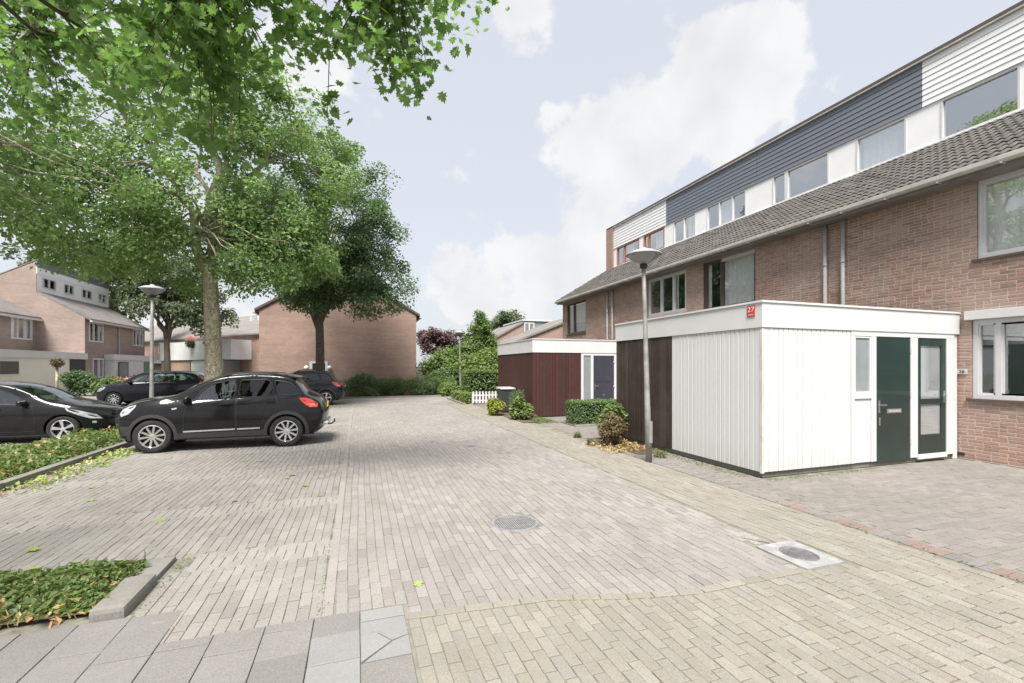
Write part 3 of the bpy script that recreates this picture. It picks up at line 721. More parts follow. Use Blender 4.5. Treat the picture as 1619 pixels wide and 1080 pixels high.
def terrace_house(label, y0, y1, d0, d1, openings, dormer_openings, siding, n_bricks, hid, zmin):
    t = thing('terraced_house', label, 'house', group='brick terraced houses with long dormer')
    w_ = MB(); holed(FW, y0, y1, 0, 5.5, openings, -.0045, w_)
    # party walls, back, loft floor: a closed box behind the facade
    def side(y):
        return [(XW + .013, y, 0), (XB, y, 0), (XB, y, TRIM_Z - .1), (XD, y, TRIM_Z - .1), (XD, y, roofz(XD)), (XW + .013, y, roofz(XW) - .03)]
    wall = w_.build('wall', M['mortar'], t, fix=False)
    for y in (y0 + .003, y1 - .003): MB().poly(side(y)).build('party_wall', M['brickfar'], t, fix=False)
    MB().poly([(XB, y0, 0), (XB, y1, 0), (XB, y1, TRIM_Z), (XB, y0, TRIM_Z)]).build('back_wall', M['brickfar'], t, fix=False)
    if zmin > 1: MB().fbox(FW, y0, y1, 0, zmin, -.006, -.001).build('lower_wall', M['brickfar'], t)
    brickwork(wall, XW, y0, y1, max(.03, zmin), 5.36, openings, n_bricks, hid)
    rf = MB().poly([(XG, y0, ZE - .03), (XG, y1, ZE - .03), (XD + .05, y1, roofz(XD + .05) - .03), (XD + .05, y0, roofz(XD + .05) - .03)]).build('roof', M['roofback'], t, fix=False)
    ny = int(round((y1 - y0) / .30)); py = (y1 - y0) / ny
    for i in range(12):
        s_ = i * .322; x = XG - .03 + s_ * math.cos(AL); z = ZE - .01 + s_ * math.sin(AL)
        if x > XD - .08: break
        for j in range(ny):
            o = bpy.data.objects.new('roof_tile', TILE); o.location = (x + rng.normal(0, .003), y0 + j * py + rng.normal(0, .002), z + rng.normal(0, .003)); o.rotation_euler = (rng.normal(0, .008), 0, rng.normal(0, .004)); o.scale = (1, py / .30, 1); link(o, rf)
    # gutter, soffit, brackets
    gm = MB(); prof = [(XG - .03, ZE - .02), (XG - .03, ZE - .1), (XG - .06, ZE - .135), (XG - .12, ZE - .135), (XG - .15, ZE - .1), (XG - .15, ZE - .035), (XG - .165, ZE - .03), (XG - .165, ZE - .045), (XG - .16, ZE - .105), (XG - .125, ZE - .145), (XG - .055, ZE - .145), (XG - .02, ZE - .105)]
    for p, q in zip(prof, prof[1:]): gm.poly([(p[0], y0, p[1]), (p[0], y1, p[1]), (q[0], y1, q[1]), (q[0], y0, q[1])])
    gm.build('gutter', M['gutter'], t, fix=False)
    MB().box((XG - .02, y0, ZE - .2), (XG + .02, y1, ZE - .03)).box((XG + .02, y0, ZE - .19), (XW + .01, y1, ZE - .155)).build('soffit', M['soffit'], t)
    for y in np.arange(y0 + .4, y1, .9): MB().box((XG - .16, y - .012, ZE - .165), (XG - .02, y + .012, ZE - .147)).build('gutter_bracket', M['gutter'], t)
    # dormer
    dm = MB(); zb = roofz(XD) - .06
    holed(FD, d0, d1, zb, 8.46, dormer_openings, 0, dm)
    dm.poly([(XD, d0, TRIM_Z - .02), (XB, d0, TRIM_Z - .02), (XB, d1, TRIM_Z - .02), (XD, d1, TRIM_Z - .02)])
    dm.poly([(XD + .01, d0, 8.4), (XD + .01, d1, 8.4), (XD + .01, d1, 9.66), (XD + .01, d0, 9.66)])
    dm.fbox(FD, d0, d1, zb + .01, zb + .12, .004, .025)
    dm = dm.build('dormer', M['white_lifted'], t, fix=False)
    me = None; zs = np.linspace(8.43, 9.6, 9)
    for a, b in zip(zs, zs[1:]):
        P = FD.p; c0, c1 = d0 + .006, d1 - .006
        mb = MB().hexa([P(c0, a + .004, .012), P(c1, a + .004, .012), P(c1, a + .004, .036), P(c0, a + .004, .036), P(c0, b + .004, .004), P(c1, b + .004, .004), P(c1, b + .004, .02), P(c0, b + .004, .02)])
        mb.build('siding_board', M[siding], dm)
    MB().fbox(FD, d0, d1, 9.61, 9.66, -.3, .09).build('trim', M['gutter'], dm)
    MB().fbox(FD, d0, d1, 9.662, TRIM_Z + .03, -.3, .1).build('roof_edge', M['brownframe'], dm)
    return t, wall, dm
def pipe(t, y, z0=0.0):
    mb = MB().tube([(XW - .075, y, ZE - .17), (XW - .075, y, 3.0), (XW - .075, y, z0)], .043, 12)
    mb.build('downpipe', M['pvc'], t, True)
    for z in (4.2, 3.0): MB().lathe([(.046, z), (.052, z + .005), (.052, z + .05), (.046, z + .055)], (XW - .075, y, 0), 14).build('pipe_collar', M['zinc'], t, True)

# house A
opA = [(3.2, 5.15, 3.75, 5.2), (2.9, 5.23, 1.16, 2.62)]
dA = [(3.2, 5.3, 7.4, 8.41), (5.78, 7.22, 7.4, 8.41)]
A, wA, dmA = terrace_house('brick terraced house with white siding dormer and lace curtained windows beside the green doors', 2.4, 7.7, 2.4, 7.6, opA, dA, 'whitesiding', 300, lambda y, z: (5.5 < y < 7.7 and z < 2.6), 0)
window(A, FW, *opA[0], curtain=[(.62, .97)], fw=.07, sill='brownframe')
window(A, FW, *opA[1], splits=(4.87, 3.7), curtain=[('blind', .3)], fw=.08, sill='brownframe')
MB().fbox(FW, 2.8, 5.3, 2.625, 2.79, -.03, .09).build('window_lintel', M['white'], A, bevel=.008)
for q in dA: window(A, FD, *q, fw=.045, n0=-.1, n1=.012, sash=False)
pipe(A, 7.55)
mb = MB().fbox(FW, 5.33, 5.5, .07, .12, -.02, .012); mb.build('air_vent', M['black'], A)
rebase(A, (XW, 5, 0))
# house B
opB = [(10.1, 12.17, 3.6, 5.18)]
dB = [(7.96, 9.24, 7.4, 8.41), (10.05, 11.5, 7.4, 8.41), (11.53, 12.05, 7.4, 8.41)]
B_, wB, dmB = terrace_house('brick terraced house with slate blue dormer siding above the flat roofed white shed', 7.7, 12.75, 7.6, 12.7, opB, dB, 'darksiding', 300, lambda y, z: False, 2.56)
window(B_, FW, *opB[0], splits=(11.42,), frame='brownframe', curtain=[(.0, .62), (.9, 1)], fw=.06)
MB().fbox(FW, 10.12, 11.38, 5.06, 5.17, -.04, .0).build('window_head', M['white'], B_)
window(B_, FD, *dB[0], fw=.045, n0=-.1, n1=.012, sash=False, curtain=[(0, 1)])
window(B_, FD, *dB[1], fw=.045, n0=-.1, n1=.012, sash=False); window(B_, FD, *dB[2], fw=.045, n0=-.1, n1=.012, sash=False)
pipe(B_, 7.98)
rebase(B_, (XW, 10, 0))
# house C
opC = [(13.0, 15.22, 3.72, 5.18)]
dC = [(13.2, 15.2, 7.4, 8.41), (15.86, 17.3, 7.4, 8.41)]
Cc, wC, dmC = terrace_house('brick terraced house with slate blue dormer siding and three-part white bedroom window', 12.75, 17.85, 12.7, 17.8, opC, dC, 'darksiding', 250, lambda y, z: False, 2.56)
window(Cc, FW, *opC[0], splits=(13.72, 14.42), curtain=[(.0, .12), (.25, .36)], fw=.08)
window(Cc, FD, *dC[0], splits=(13.85, 14.52), fw=.045, n0=-.1, n1=.012, sash=False, curtain=[(.36, .66)])
window(Cc, FD, *dC[1], splits=(16.6,), fw=.045, n0=-.1, n1=.012, sash=False, curtain=[(0, .45)])
pipe(Cc, 17.72)
rebase(Cc, (XW, 15, 0))
# house D
opD = [(20.36, 22.46, 3.5, 5.15)]
dD = [(17.95, 19.6, 7.4, 8.41), (19.98, 22.1, 7.4, 8.41)]
D_, wD, dmD = terrace_house('end terraced house with white siding, red-brown dormer frames and a brick fin', 17.85, 23.05, 17.8, 23.0, opD, dD, 'whitesiding', 200, lambda y, z: False, 2.56)
window(D_, FW, *opD[0], splits=(21.75,), frame='brownframe', curtain=[(0, .64), (.7, 1)], fw=.06, sill='brownframe')
window(D_, FD, *dD[0], splits=(19.2,), frame='rustframe', fw=.06, n0=-.1, n1=.014, sash=False, curtain=[(.1, .5)])
window(D_, FD, *dD[1], splits=(21.4,), frame='rustframe', fw=.06, n0=-.1, n1=.014, sash=False, curtain=[(.3, .6)])
MB().box((XD - .1, 22.4, roofz(XD) - .2), (XD + .5, 23.1, 9.74)).build('brick_fin', M['brickfar'], D_)
pipe(D_, 18.15)
MB().box((XG - .05, 23.0, ZE - .12), (XG + 3.4, 23.06, ZE - .02)).build('verge', M['brownframe'], D_) if False else None
rebase(D_, (XW, 20, 0))

# ------------------------------------------------------------------ flat-roofed sheds
def plank_mesh(w_, h_, mat):
    e = .008; a = w_ / 2 - .0032
    mb = MB(); prof = [(-a, -.012), (-a, .010), (-a + e, .016), (a - e, .016), (a, .010), (a, -.012)]
    for z in (0, h_): mb.v += [(x, -n, z) for x, n in prof]
    mb.f = [(j, j + 1, 7 + j, 6 + j) for j in range(5)] + [(0, 1, 2, 3, 4, 5), (6, 7, 8, 9, 10, 11)]
    me = bpy.data.meshes.new('plank'); me.from_pydata(mb.v, [], mb.f); me.materials.append(mat); return me
def planks(par, F, u0, u1, z0, z1, w_, mat, label=None):
    n = max(1, round((u1 - u0) / w_)); ww = (u1 - u0) / n; me = plank_mesh(ww, z1 - z0, mat)
    ang = math.atan2(F.u.y, F.u.x)
    if abs((Matrix.Rotation(ang, 3, 'Z') @ Vector((0, -1, 0)) - F.n).length) > .01: ang += math.pi
    for i in range(n):
        o = bpy.data.objects.new('plank', me); o.location = F.p(u0 + (i + .5) * ww, z0, rng.normal(0, .0007)); o.rotation_euler = (0, 0, ang); link(o, par)
        if label: o['label'] = label
def shed_shell(t, x0, x1, y0, y1, h, fz0, plinth=.11):
    MB().box((x0 + .02, y0 + .02, plinth), (x1, y1 - .02, h - .04)).build('shell', M['inside'], t)
    MB().box((x0 + .035, y0 + .035, 0), (x1, y1 - .03, plinth - .004)).build('plinth', M['kerb'], t, bevel=.006)
    mb = MB().box((x0 - .035, y0 - .035, fz0), (x1, y0 - .002, h - .035)).box((x0 - .035, y0 - .001, fz0), (x0 - .002, y1, h - .035))
    mb.build('fascia', M['white'], t)
    MB().box((x0 - .055, y0 - .055, h - .033), (x1, y0 + .05, h)).box((x0 - .055, y0 + .052, h - .033), (x0 + .05, y1, h)).build('roof_edge', M['white'], t)
    MB().box((x0 + .052, y0 + .052, h - .03), (x1, y1, h - .012)).build('roof', M['roofback'], t)
s1 = thing('front_shed', 'white boarded flat roofed shed with dark green front door beside the leaning lamp post', 'shed')
x0, y0, x1, y1 = 6.0, 5.43, 10.88, 9.62
shed_shell(s1, x0, x1, y0, y1, 2.79, 2.37)
FL = Face((x0, 0, 0), (0, 1, 0), (-1, 0, 0)); FF = Face((0, y0, 0), (1, 0, 0), (0, -1, 0))
planks(s1, FL, y0 + .03, 7.56, .1, 2.366, .1, M['whitewood'])
planks(s1, FL, 7.56, y1, .1, 2.366, .1, M['blackwood'], 'weathered dark brown plank')
planks(s1, FF, x0 + .03, 7.96, .1, 2.366, .1, M['whitewood'])
MB().box((x0 - .022, y0 - .022, .08), (x0 + .026, y0 + .026, 2.366)).build('corner_post', M['gutter'], s1, bevel=.004)
mb = MB()
for a, b in ((7.963, 8.04), (8.46, 8.585), (9.495, 9.69), (10.52, 10.74)): mb.fbox(FF, a, b, .1, 2.28, -.02, .02)
mb.fbox(FF, 7.963, 10.74, 2.282, 2.366, -.02, .022); mb.fbox(FF, 8.043, 8.457, .1, 1.2, -.02, .004); mb.fbox(FF, 8.043, 8.457, 1.203, 1.29, -.02, .03); mb.fbox(FF, 9.693, 10.517, .06, .145, -.02, .03)
mb.build('door_frame', M['white'], s1)
mb = MB().fbox(FF, 10.745, 10.87, 0, 2.36, -.02, 0); mb.build('end_panel', M['white'], s1)
wn = MB(); wn.fbox(FF, 8.043, 8.075, 1.293, 2.279, -.015, .015); wn.fbox(FF, 8.425, 8.457, 1.293, 2.279, -.015, .015); wn.fbox(FF, 8.077, 8.423, 1.293, 1.325, -.015, .015); wn.fbox(FF, 8.077, 8.423, 2.247, 2.279, -.015, .015)
wn = wn.build('window', M['white'], s1); MB().fbox(FF, 8.077, 8.423, 1.327, 2.245, -.01, -.002).build('pane', M['frosted'], wn)
dr = MB().fbox(FF, 8.59, 9.49, .075, 2.278, -.03, .012).build('door', M['green'], s1, bevel=.004)
handle(dr, FF, 8.66, 1.08, .013); MB().fbox(FF, 8.655, 8.69, .72, .86, .013, .02).build('lock_plate', M['steel'], dr, bevel=.003)
mb = MB().fbox(FF, 8.86, 9.24, .925, 1.005, .013, .022).build('letter_slot', M['steel'], dr, bevel=.004); MB().fbox(FF, 8.89, 9.21, .945, .985, .0225, .027).build('flap', M['zinc'], dr, bevel=.003)
gd = MB(); gd.fbox(FF, 9.70, 9.79, .15, 2.278, -.03, .01); gd.fbox(FF, 10.38, 10.51, .15, 2.278, -.03, .01)
gd.fbox(FF, 9.792, 10.378, .15, .5, -.03, .01); gd.fbox(FF, 9.792, 10.378, 1.06, 1.16, -.03, .01); gd.fbox(FF, 9.792, 10.378, 2.14, 2.278, -.03, .01)
gd = gd.build('glazed_door', M['green'], s1)
mpoly(FF, [(9.79, .5), (10.38, .5), (10.38, 1.06), (9.79, 1.06)], -.012, 'pane', M['glass'], gd); mpoly(FF, [(9.79, 1.16), (10.38, 1.16), (10.38, 2.14), (9.79, 2.14)], -.012, 'pane', M['glass'], gd)
MB().fbox(FF, 9.72, 10.48, .2, 2.2, -.018, -.016).build('door_lining', M['blind'], gd); handle(gd, FF, 10.45, 1.22, .011, -1)
for z in (.35, 1.2, 2.0): MB().fbox(FF, 9.488, 9.5, z, z + .1, .012, .03).build('hinge', M['white'], s1)
rebase(s1, (8.4, 7.5, 0))
sg = thing('number_sign', 'small red square sign with white figures on the white shed fascia corner', 'sign', (5.964, 5.6, 2.64))
MB().box((-.014, -.075, -.09), (0, .075, .09)).build('plate', M['redsign'], sg, bevel=.004)
def text(body, size, mat, par, loc, rot, name='lettering', ext=.002):
    cu = bpy.data.curves.new(name, 'FONT'); cu.body = body; cu.size = size; cu.extrude = ext; cu.align_x = 'CENTER'; cu.align_y = 'CENTER'
    dg = bpy.data.objects.new(name, cu); link(dg); bpy.context.view_layer.update()
    me = bpy.data.meshes.new_from_object(dg.evaluated_get(bpy.context.evaluated_depsgraph_get())); bpy.data.objects.remove(dg)
    me.materials.clear(); me.materials.append(mat)
    o = bpy.data.objects.new(name, me); o.location = loc; o.rotation_euler = rot; link(o, par); return o
text('2', .115, M['white'], sg, (-.0165, .03, .02), (math.pi / 2, 0, -math.pi / 2), 'numeral'); text('7', .115, M['white'], sg, (-.0165, -.036, .02), (math.pi / 2, 0, -math.pi / 2), 'numeral')
MB().box((-.0165, -.05, -.066), (-.0145, .05, -.055)).build('white_bar', M['white'], sg)
hn = thing('house_number', 'small pale house number plate on the brick between glazed green door and ground floor window', 'number plate', (10.885, 5.36, 1.66))
MB().box((-.012, -.075, -.05), (.01, .075, .05)).build('plate', M['gutter'], hn, bevel=.003); text('26', .09, M['black'], hn, (-.014, 0, 0), (math.pi / 2, 0, -math.pi / 2), 'numerals')

s2 = thing('front_shed', 'oxblood red boarded flat roofed shed with slate grey door behind the clipped box hedge', 'shed')
x0, y0, x1, y1 = 5.76, 14.56, 10.88, 18.62
shed_shell(s2, x0, x1, y0, y1, 2.73, 2.25, .06)
FL2 = Face((x0, 0, 0), (0, 1, 0), (-1, 0, 0)); FF2 = Face((0, y0, 0), (1, 0, 0), (0, -1, 0))
planks(s2, FL2, y0 + .02, y1, .03, 2.246, .12, M['redwood']); planks(s2, FF2, x0 - .01, 7.6, .03, 2.246, .12, M['redwood'])
mb = MB()
for a, b in ((7.61, 7.7), (8.0, 8.1), (8.96, 9.12)): mb.fbox(FF2, a, b, .03, 2.246, -.02, .02)
mb.fbox(FF2, 7.703, 7.997, 2.16, 2.246, -.02, .02); mb.fbox(FF2, 8.103, 8.957, 2.16, 2.246, -.02, .02); mb.fbox(FF2, 7.703, 7.997, .03, .2, -.02, .02)
mb.build('door_frame', M['white'], s2)
MB().fbox(FF2, 9.125, 10.87, .03, 2.246, -.02, .0).build('end_panel', M['brickfar'], s2)
MB().fbox(FF2, 7.703, 7.997, .203, 2.157, -.012, -.004).build('side_light', M['frosted'], s2)
dr = MB().fbox(FF2, 8.103, 8.957, .04, 2.157, -.02, .01).build('door', M['greydoor'], s2)
MB().fbox(FF2, 8.2, 8.5, 1.2, 2.05, .0105, .018).fbox(FF2, 8.56, 8.86, 1.2, 2.05, .0105, .018).build('door_panel', M['greydoor'], dr, bevel=.004); handle(dr, FF2, 8.17, 1.05, .011); MB().fbox(FF2, 8.5, 8.56, .7, .76, .011, .02).build('lock_plate', M['steel'], dr)
for z in (1.0, 1.9): MB().fbox(FF2, 8.93, 8.99, z, z + .06, .021, .035).build('hinge', M['white'], s2)
rebase(s2, (8.3, 16.5, 0))

# ------------------------------------------------------------------ brick gable house at the street's end
g = thing('gable_house', 'brick house with windowless gable end facing down the street behind the grassy hedge', 'house')
X0, X1, Y0, Y1, E_, P_ = -5.85, 3.93, 32.2, 46, 5.42, 8.4; XM = (X0 + X1) / 2
w_ = MB()
for y in (Y0, Y1): w_.poly([(X0, y, 0), (X1, y, 0), (X1, y, E_), (XM, y, P_), (X0, y, E_)])
w_.poly([(X0, Y0, 0), (X0, Y1, 0), (X0, Y1, E_), (X0, Y0, E_)]); w_.poly([(X1, Y0, 0), (X1, Y1, 0), (X1, Y1, E_), (X1, Y0, E_)])
w_.build('wall', M['brickfar'], g)
r_ = MB(); sl_ = (P_ - E_) / (XM - X0)
for s_, xe in ((1, X0 - .25), (-1, X1 + .25)):
    ze = E_ - .25 * sl_
    r_.hexa([(xe, Y0 - .12, ze), (XM, Y0 - .12, P_), (XM, Y1, P_), (xe, Y1, ze), (xe, Y0 - .12, ze + .16), (XM, Y0 - .12, P_ + .16), (XM, Y1, P_ + .16), (xe, Y1, ze + .16)])
r_.build('roof', M['brownframe'], g)
for xe in (X0 - .3, X1 + .3): MB().box((xe - .08, Y0 - .1, E_ - .25), (xe + .08, Y1, E_ - .13)).build('gutter', M['gutter'], g)
FG = Face((0, Y0, 0), (1, 0, 0), (0, -1, 0))
mb = MB()
for a, b, c, d in ((-2.92, -2.76, 0, 2.1), (-1.98, -1.83, 0, 2.1), (-2.757, -1.983, 1.98, 2.1)): mb.fbox(FG, a, b, c, d, 0.002, .08)
fr = mb.build('door_frame', M['white'], g)
MB().fbox(FG, -2.757, -2.6, 0, 1.977, .002, .05).fbox(FG, -2.597, -2.45, 1.2, 1.977, .002, .03).fbox(FG, -2.447, -1.983, 0, 1.977, .002, .05).build('door', M['black'], g)
MB().fbox(FG, -2.597, -2.45, 0, 1.197, .002, .045).build('door_light', M['curtain'], g)
for x in (-3.1, -1.72):
    mb = MB().lathe([(0, -.16), (.09, -.12), (.15, 0), (.1, .1), (0, .14)], (x, Y0 - .2, 1.7), 16); mb.build('wall_lamp', M['curtain'], g, True)
rebase(g, (XM, Y0, 0))

# ------------------------------------------------------------------ houses across the side street
def plain_windows(par, F, lst, frame='white'):
    for (a, b, c, d, sp) in lst: window(par, F, a, b, c, d, sp, frame, fw=.1, n0=-.06, n1=.05, sash=False, room=False, curtain=[(0, .3), (.75, 1)])
FQ = Face((-19.1, 0, 0), (0, 1, 0), (1, 0, 0)); FQD = Face((-21.9, 0, 0), (0, 1, 0), (1, 0, 0))
for (ya, yb_, lab, first) in ((42, 47, 'pale brick house with stepped gable and white dormer across the side street', 1), (47, 52, 'pale brick end house with white dormer and green garage door across the side street', 0)):
    q = thing('dormer_house', lab, 'house', group='pale brick houses across the side street')
    gp = [(-19.1, 0), (-19.1, 5.4), (-21.9, 7.1), (-21.9, 9.45), (-29, 5.3), (-29, 0)]
    ops = [(42.5, 44.5, 3.65, 5.15), (43.0, 44.55, .9, 2.4)] if first else [(49.5, 51.6, 3.65, 5.15)]
    mb = MB(); holed(FQ, ya, yb_, 0, 5.4, ops, 0, mb)
    for y in (ya, yb_): mb.poly([(x, y, z) for x, z in gp])
    mb.poly([(-29, ya, 0), (-29, yb_, 0), (-29, yb_, 5.3), (-29, ya, 5.3)]); mb.build('wall', M['brickleft'], q, fix=False)
    mb = MB(); mb.hexa([(-18.75, ya, 5.19), (-18.75, yb_, 5.19), (-21.9, yb_, 7.1), (-21.9, ya, 7.1), (-18.75, ya, 5.34), (-18.75, yb_, 5.34), (-21.9, yb_, 7.25), (-21.9, ya, 7.25)])
    mb.hexa([(-21.7, ya, 9.5), (-21.7, yb_, 9.5), (-29.2, yb_, 5.2), (-29.2, ya, 5.2), (-21.7, ya, 9.62), (-21.7, yb_, 9.62), (-29.2, yb_, 5.35), (-29.2, ya, 5.35)])
    mb.build('roof', M['rooffar'], q)
    dops = [(ya + .6, ya + 2.2, 7.55, 8.35), (ya + 3.2, ya + 4.5, 7.55, 8.35)]
    dq = MB(); holed(FQD, ya, yb_, 7.2, 8.5, dops, .02, dq); dq = dq.build('dormer', M['white_lifted'], q, fix=False)
    MB().fbox(FQD, ya, yb_, 8.5, 8.95, 0, .05).build('dormer_fascia', M['white_lifted'], dq); MB().fbox(FQD, ya, yb_, 8.953, 9.5, 0, .05).build('dormer_cladding', M['darksiding'], dq)
    for o_ in dops: window(q, FQD, *o_, splits=((o_[0] + o_[1]) / 2,), fw=.09, n0=-.05, n1=.06, sash=False, room=False, curtain=[(0, .4)])
    plain_windows(q, FQ, [(a, b, c, d, (a + (b - a) / 3, a + 2 * (b - a) / 3) if c > 3 else (43.85,)) for a, b, c, d in ops])
    MB().box((-18.8, ya, 5.1), (-18.66, yb_, 5.22)).build('gutter', M['gutter'], q)
    if first: MB().tube([(-19.0, 46.85, 5.1), (-19.0, 46.85, 2.7)], .05, 8).build('downpipe', M['pvc'], q)
    rebase(q, (-19.1, (ya + yb_) / 2, 0))
t = thing('porch', 'white flat roofed porch with dark open door in front of the pale brick houses', 'porch')
FP = Face((-18.4, 0, 0), (0, 1, 0), (1, 0, 0))
MB().box((-19.08, 44.7, 0), (-18.4, 52, 2.3)).build('wall', M['white'], t); MB().box((-19.08, 44.6, 2.303), (-18.3, 52.1, 2.75)).build('fascia', M['white'], t)
MB().fbox(FP, 45.2, 46.9, 0, 2.15, .003, .05).build('door_frame', M['brownframe'], t); MB().fbox(FP, 45.32, 46.78, .02, 2.05, .052, .06).build('door', M['frosted'], t)
MB().fbox(FP, 49.9, 51.8, 0, 2.2, .003, .04).build('garage_door', m_plain('sage_door', (.12, .2, .16), .5), t)
rebase(t, (-18.7, 48, 0))
t = thing('lean_house', 'pale brick house with grey roof set back behind the cream shed', 'house')
FR = Face((-22, 0, 0), (0, 1, 0), (1, 0, 0))
mb = MB(); opp = [(39.6, 41.7, 3.65, 5.15), (32, 34.5, 3.65, 5.15)]; holed(FR, 26, 41.97, 0, 5.4, opp, 0, mb)
mb.poly([(-22, 26, 0), (-29, 26, 0), (-29, 26, 8), (-26, 26, 7.8), (-22, 26, 5.4)]); mb.build('wall', M['brickleft'], t, fix=False)
MB().hexa([(-21.6, 25.9, 5.16), (-21.6, 41.97, 5.16), (-27, 41.97, 8.4), (-27, 25.9, 8.4), (-21.6, 25.9, 5.31), (-21.6, 41.97, 5.31), (-27, 41.97, 8.55), (-27, 25.9, 8.55)]).build('roof', M['rooffar'], t)
MB().box((-21.66, 26, 5.05), (-21.5, 41.97, 5.18)).build('gutter', M['gutter'], t)
plain_windows(t, FR, [(a, b, c, d, (a + (b - a) * .3, a + (b - a) * .65)) for a, b, c, d in opp]); rebase(t, (-22, 34, 0))
t = thing('garden_shed', 'long cream flat roofed shed with charcoal door in front of the set back brick house', 'shed')
FC = Face((-19, 0, 0), (0, 1, 0), (1, 0, 0))
MB().box((-22, 26, 0), (-19, 41.9, 2.3)).build('wall', M['cream'], t); MB().box((-22, 25.9, 2.303), (-18.9, 41.95, 2.75)).build('fascia', M['white'], t)
MB().fbox(FC, 39.9, 41.8, 0, 2.28, .003, .04).build('door', M['clad'], t)
fr = MB().fbox(FC, 33.2, 34.9, 1.25, 2.15, .003, .05).build('window', M['white'], t); MB().fbox(FC, 33.3, 34.8, 1.33, 2.07, .052, .056).build('pane', M['green'], fr)
rebase(t, (-20, 36, 0))

# ------------------------------------------------------------------ diagonal far row with white balcony
e = Vector((10.8, -13.3, 0)).normalized(); nrm = Vector((-e.y * -1, e.x * -1, 0)); nrm = Vector((e.y, -e.x, 0))
if nrm.dot(Vector((20, -70, 0))) < 0: nrm = -nrm
FX = Face((-28, 77.6, 0), e, nrm)
t = thing('far_house_row', 'brick house row standing slantwise with grey roof and white casements beyond the plane trunk', 'house')
mb = MB(); wins = [(3.2, 5.3, 3.6, 5.1), (5.7, 7.6, 3.6, 5.1)]; holed(FX, -14, 34, 0, 5.4, wins, 0, mb)
mb.poly([FX.p(-14, 0), FX.p(-14, 5.4), FX.p(-14, 8.2, -5), FX.p(-14, 0, -10)]); mb.build('wall', M['brickfar'], t, fix=False)
P = FX.p
MB().hexa([P(-14, 5.25, .35), P(34, 5.25, .35), P(34, 8.3, -5), P(-14, 8.3, -5), P(-14, 5.4, .35), P(34, 5.4, .35), P(34, 8.45, -5), P(-14, 8.45, -5)]).build('roof', M['rooffar'], t)
plain_windows(t, FX, [(a, b, c, d, (a + (b - a) / 3, a + 2 * (b - a) / 3)) for a, b, c, d in wins])
MB().fbox(FX, -6, 8.6, 2.2, 2.65, .003, 1.2).build('canopy', M['white'], t)
for u in (12.5, 13.6, 20.5, 22.2): MB().fbox(FX, u, u + .4, 7.0, 8.0, -3.6, -3.2).build('roof_vent', M['white'], t)
rebase(t, FX.p(10, 0))
t = thing('balcony_block', 'white panelled balcony block with garage doors beneath, beside the brick gable', 'balcony')
MB().fbox(FX, 9.5, 27, 2.55, 4.7, .05, 2.2).build('parapet', M['white'], t); MB().fbox(FX, 9.5, 17.2, 0, 2.5, .05, 2.0).build('wall', M['brickfar'], t)
for k, u in enumerate((17.5, 21.0)): MB().fbox(FX, u, u + 3.3, 0, 2.48, .05, 2.0).build('garage_door', M['white'], t)
MB().fbox(FX, 24.45, 24.75, 0, 2.48, .05, 1.9).build('post', M['frosted'], t)
rebase(t, FX.p(18, 0, 1))
# far houses beyond the oxblood shed
def far_gable(lab, x0, x1, y, e0, e1, dorm=False):
    t = thing('far_house', lab, 'house')
    MB().hexa([(x0, y, 0), (x1, y, 0), (x1, y + 9, 0), (x0, y + 9, 0), (x0, y, e0), (x1, y, e1), (x1, y + 9, e1), (x0, y + 9, e0)]).build('wall', M['brickfar'], t)
    sl_ = (e1 - e0) / (x1 - x0)
    MB().hexa([(x0 - .3, y - .15, e0 - .3 * sl_), (x1, y - .15, e1), (x1, y + 9, e1), (x0 - .3, y + 9, e0 - .3 * sl_), (x0 - .3, y - .15, e0 - .3 * sl_ + .15), (x1, y - .15, e1 + .15), (x1, y + 9, e1 + .15), (x0 - .3, y + 9, e0 - .3 * sl_ + .15)]).build('roof', M['rooffar'], t)
    if dorm:
        MB().box((x1 + .003, y + .05, 0), (x1 + 2.8, y + 6, e1 - 1.25)).build('side_wall', M['brickfar'], t)
        MB().box((x1 + .003, y + .05, e1 - 1.247), (x1 + 2.8, y + 6, e1 + .2)).build('dormer', m_plain('teal_cladding', (.17, .215, .22), .6), t)
        MB().box((x1 - .1, y - .1, e1 + .203), (x1 + 2.95, y + 6.1, e1 + .34)).build('dormer_roof', M['white'], t)
        F = Face((0, y + .05, 0), (1, 0, 0), (0, -1, 0)); window(t, F, x1 + .1, x1 + 1.15, e1 - .95, e1 + .05, (x1 + .62,), fw=.1, n0=-.01, n1=.06, sash=False, room=False)
    rebase(t, ((x0 + x1) / 2, y, 0))
far_gable('distant brick house with teal sided dormer above the oxblood shed', 12.3, 15.2, 41, 4.4, 6.0, True)
far_gable('brick house with low sloping grey roof just above the oxblood shed', 11.7, 18, 34, 3.6, 6.05)
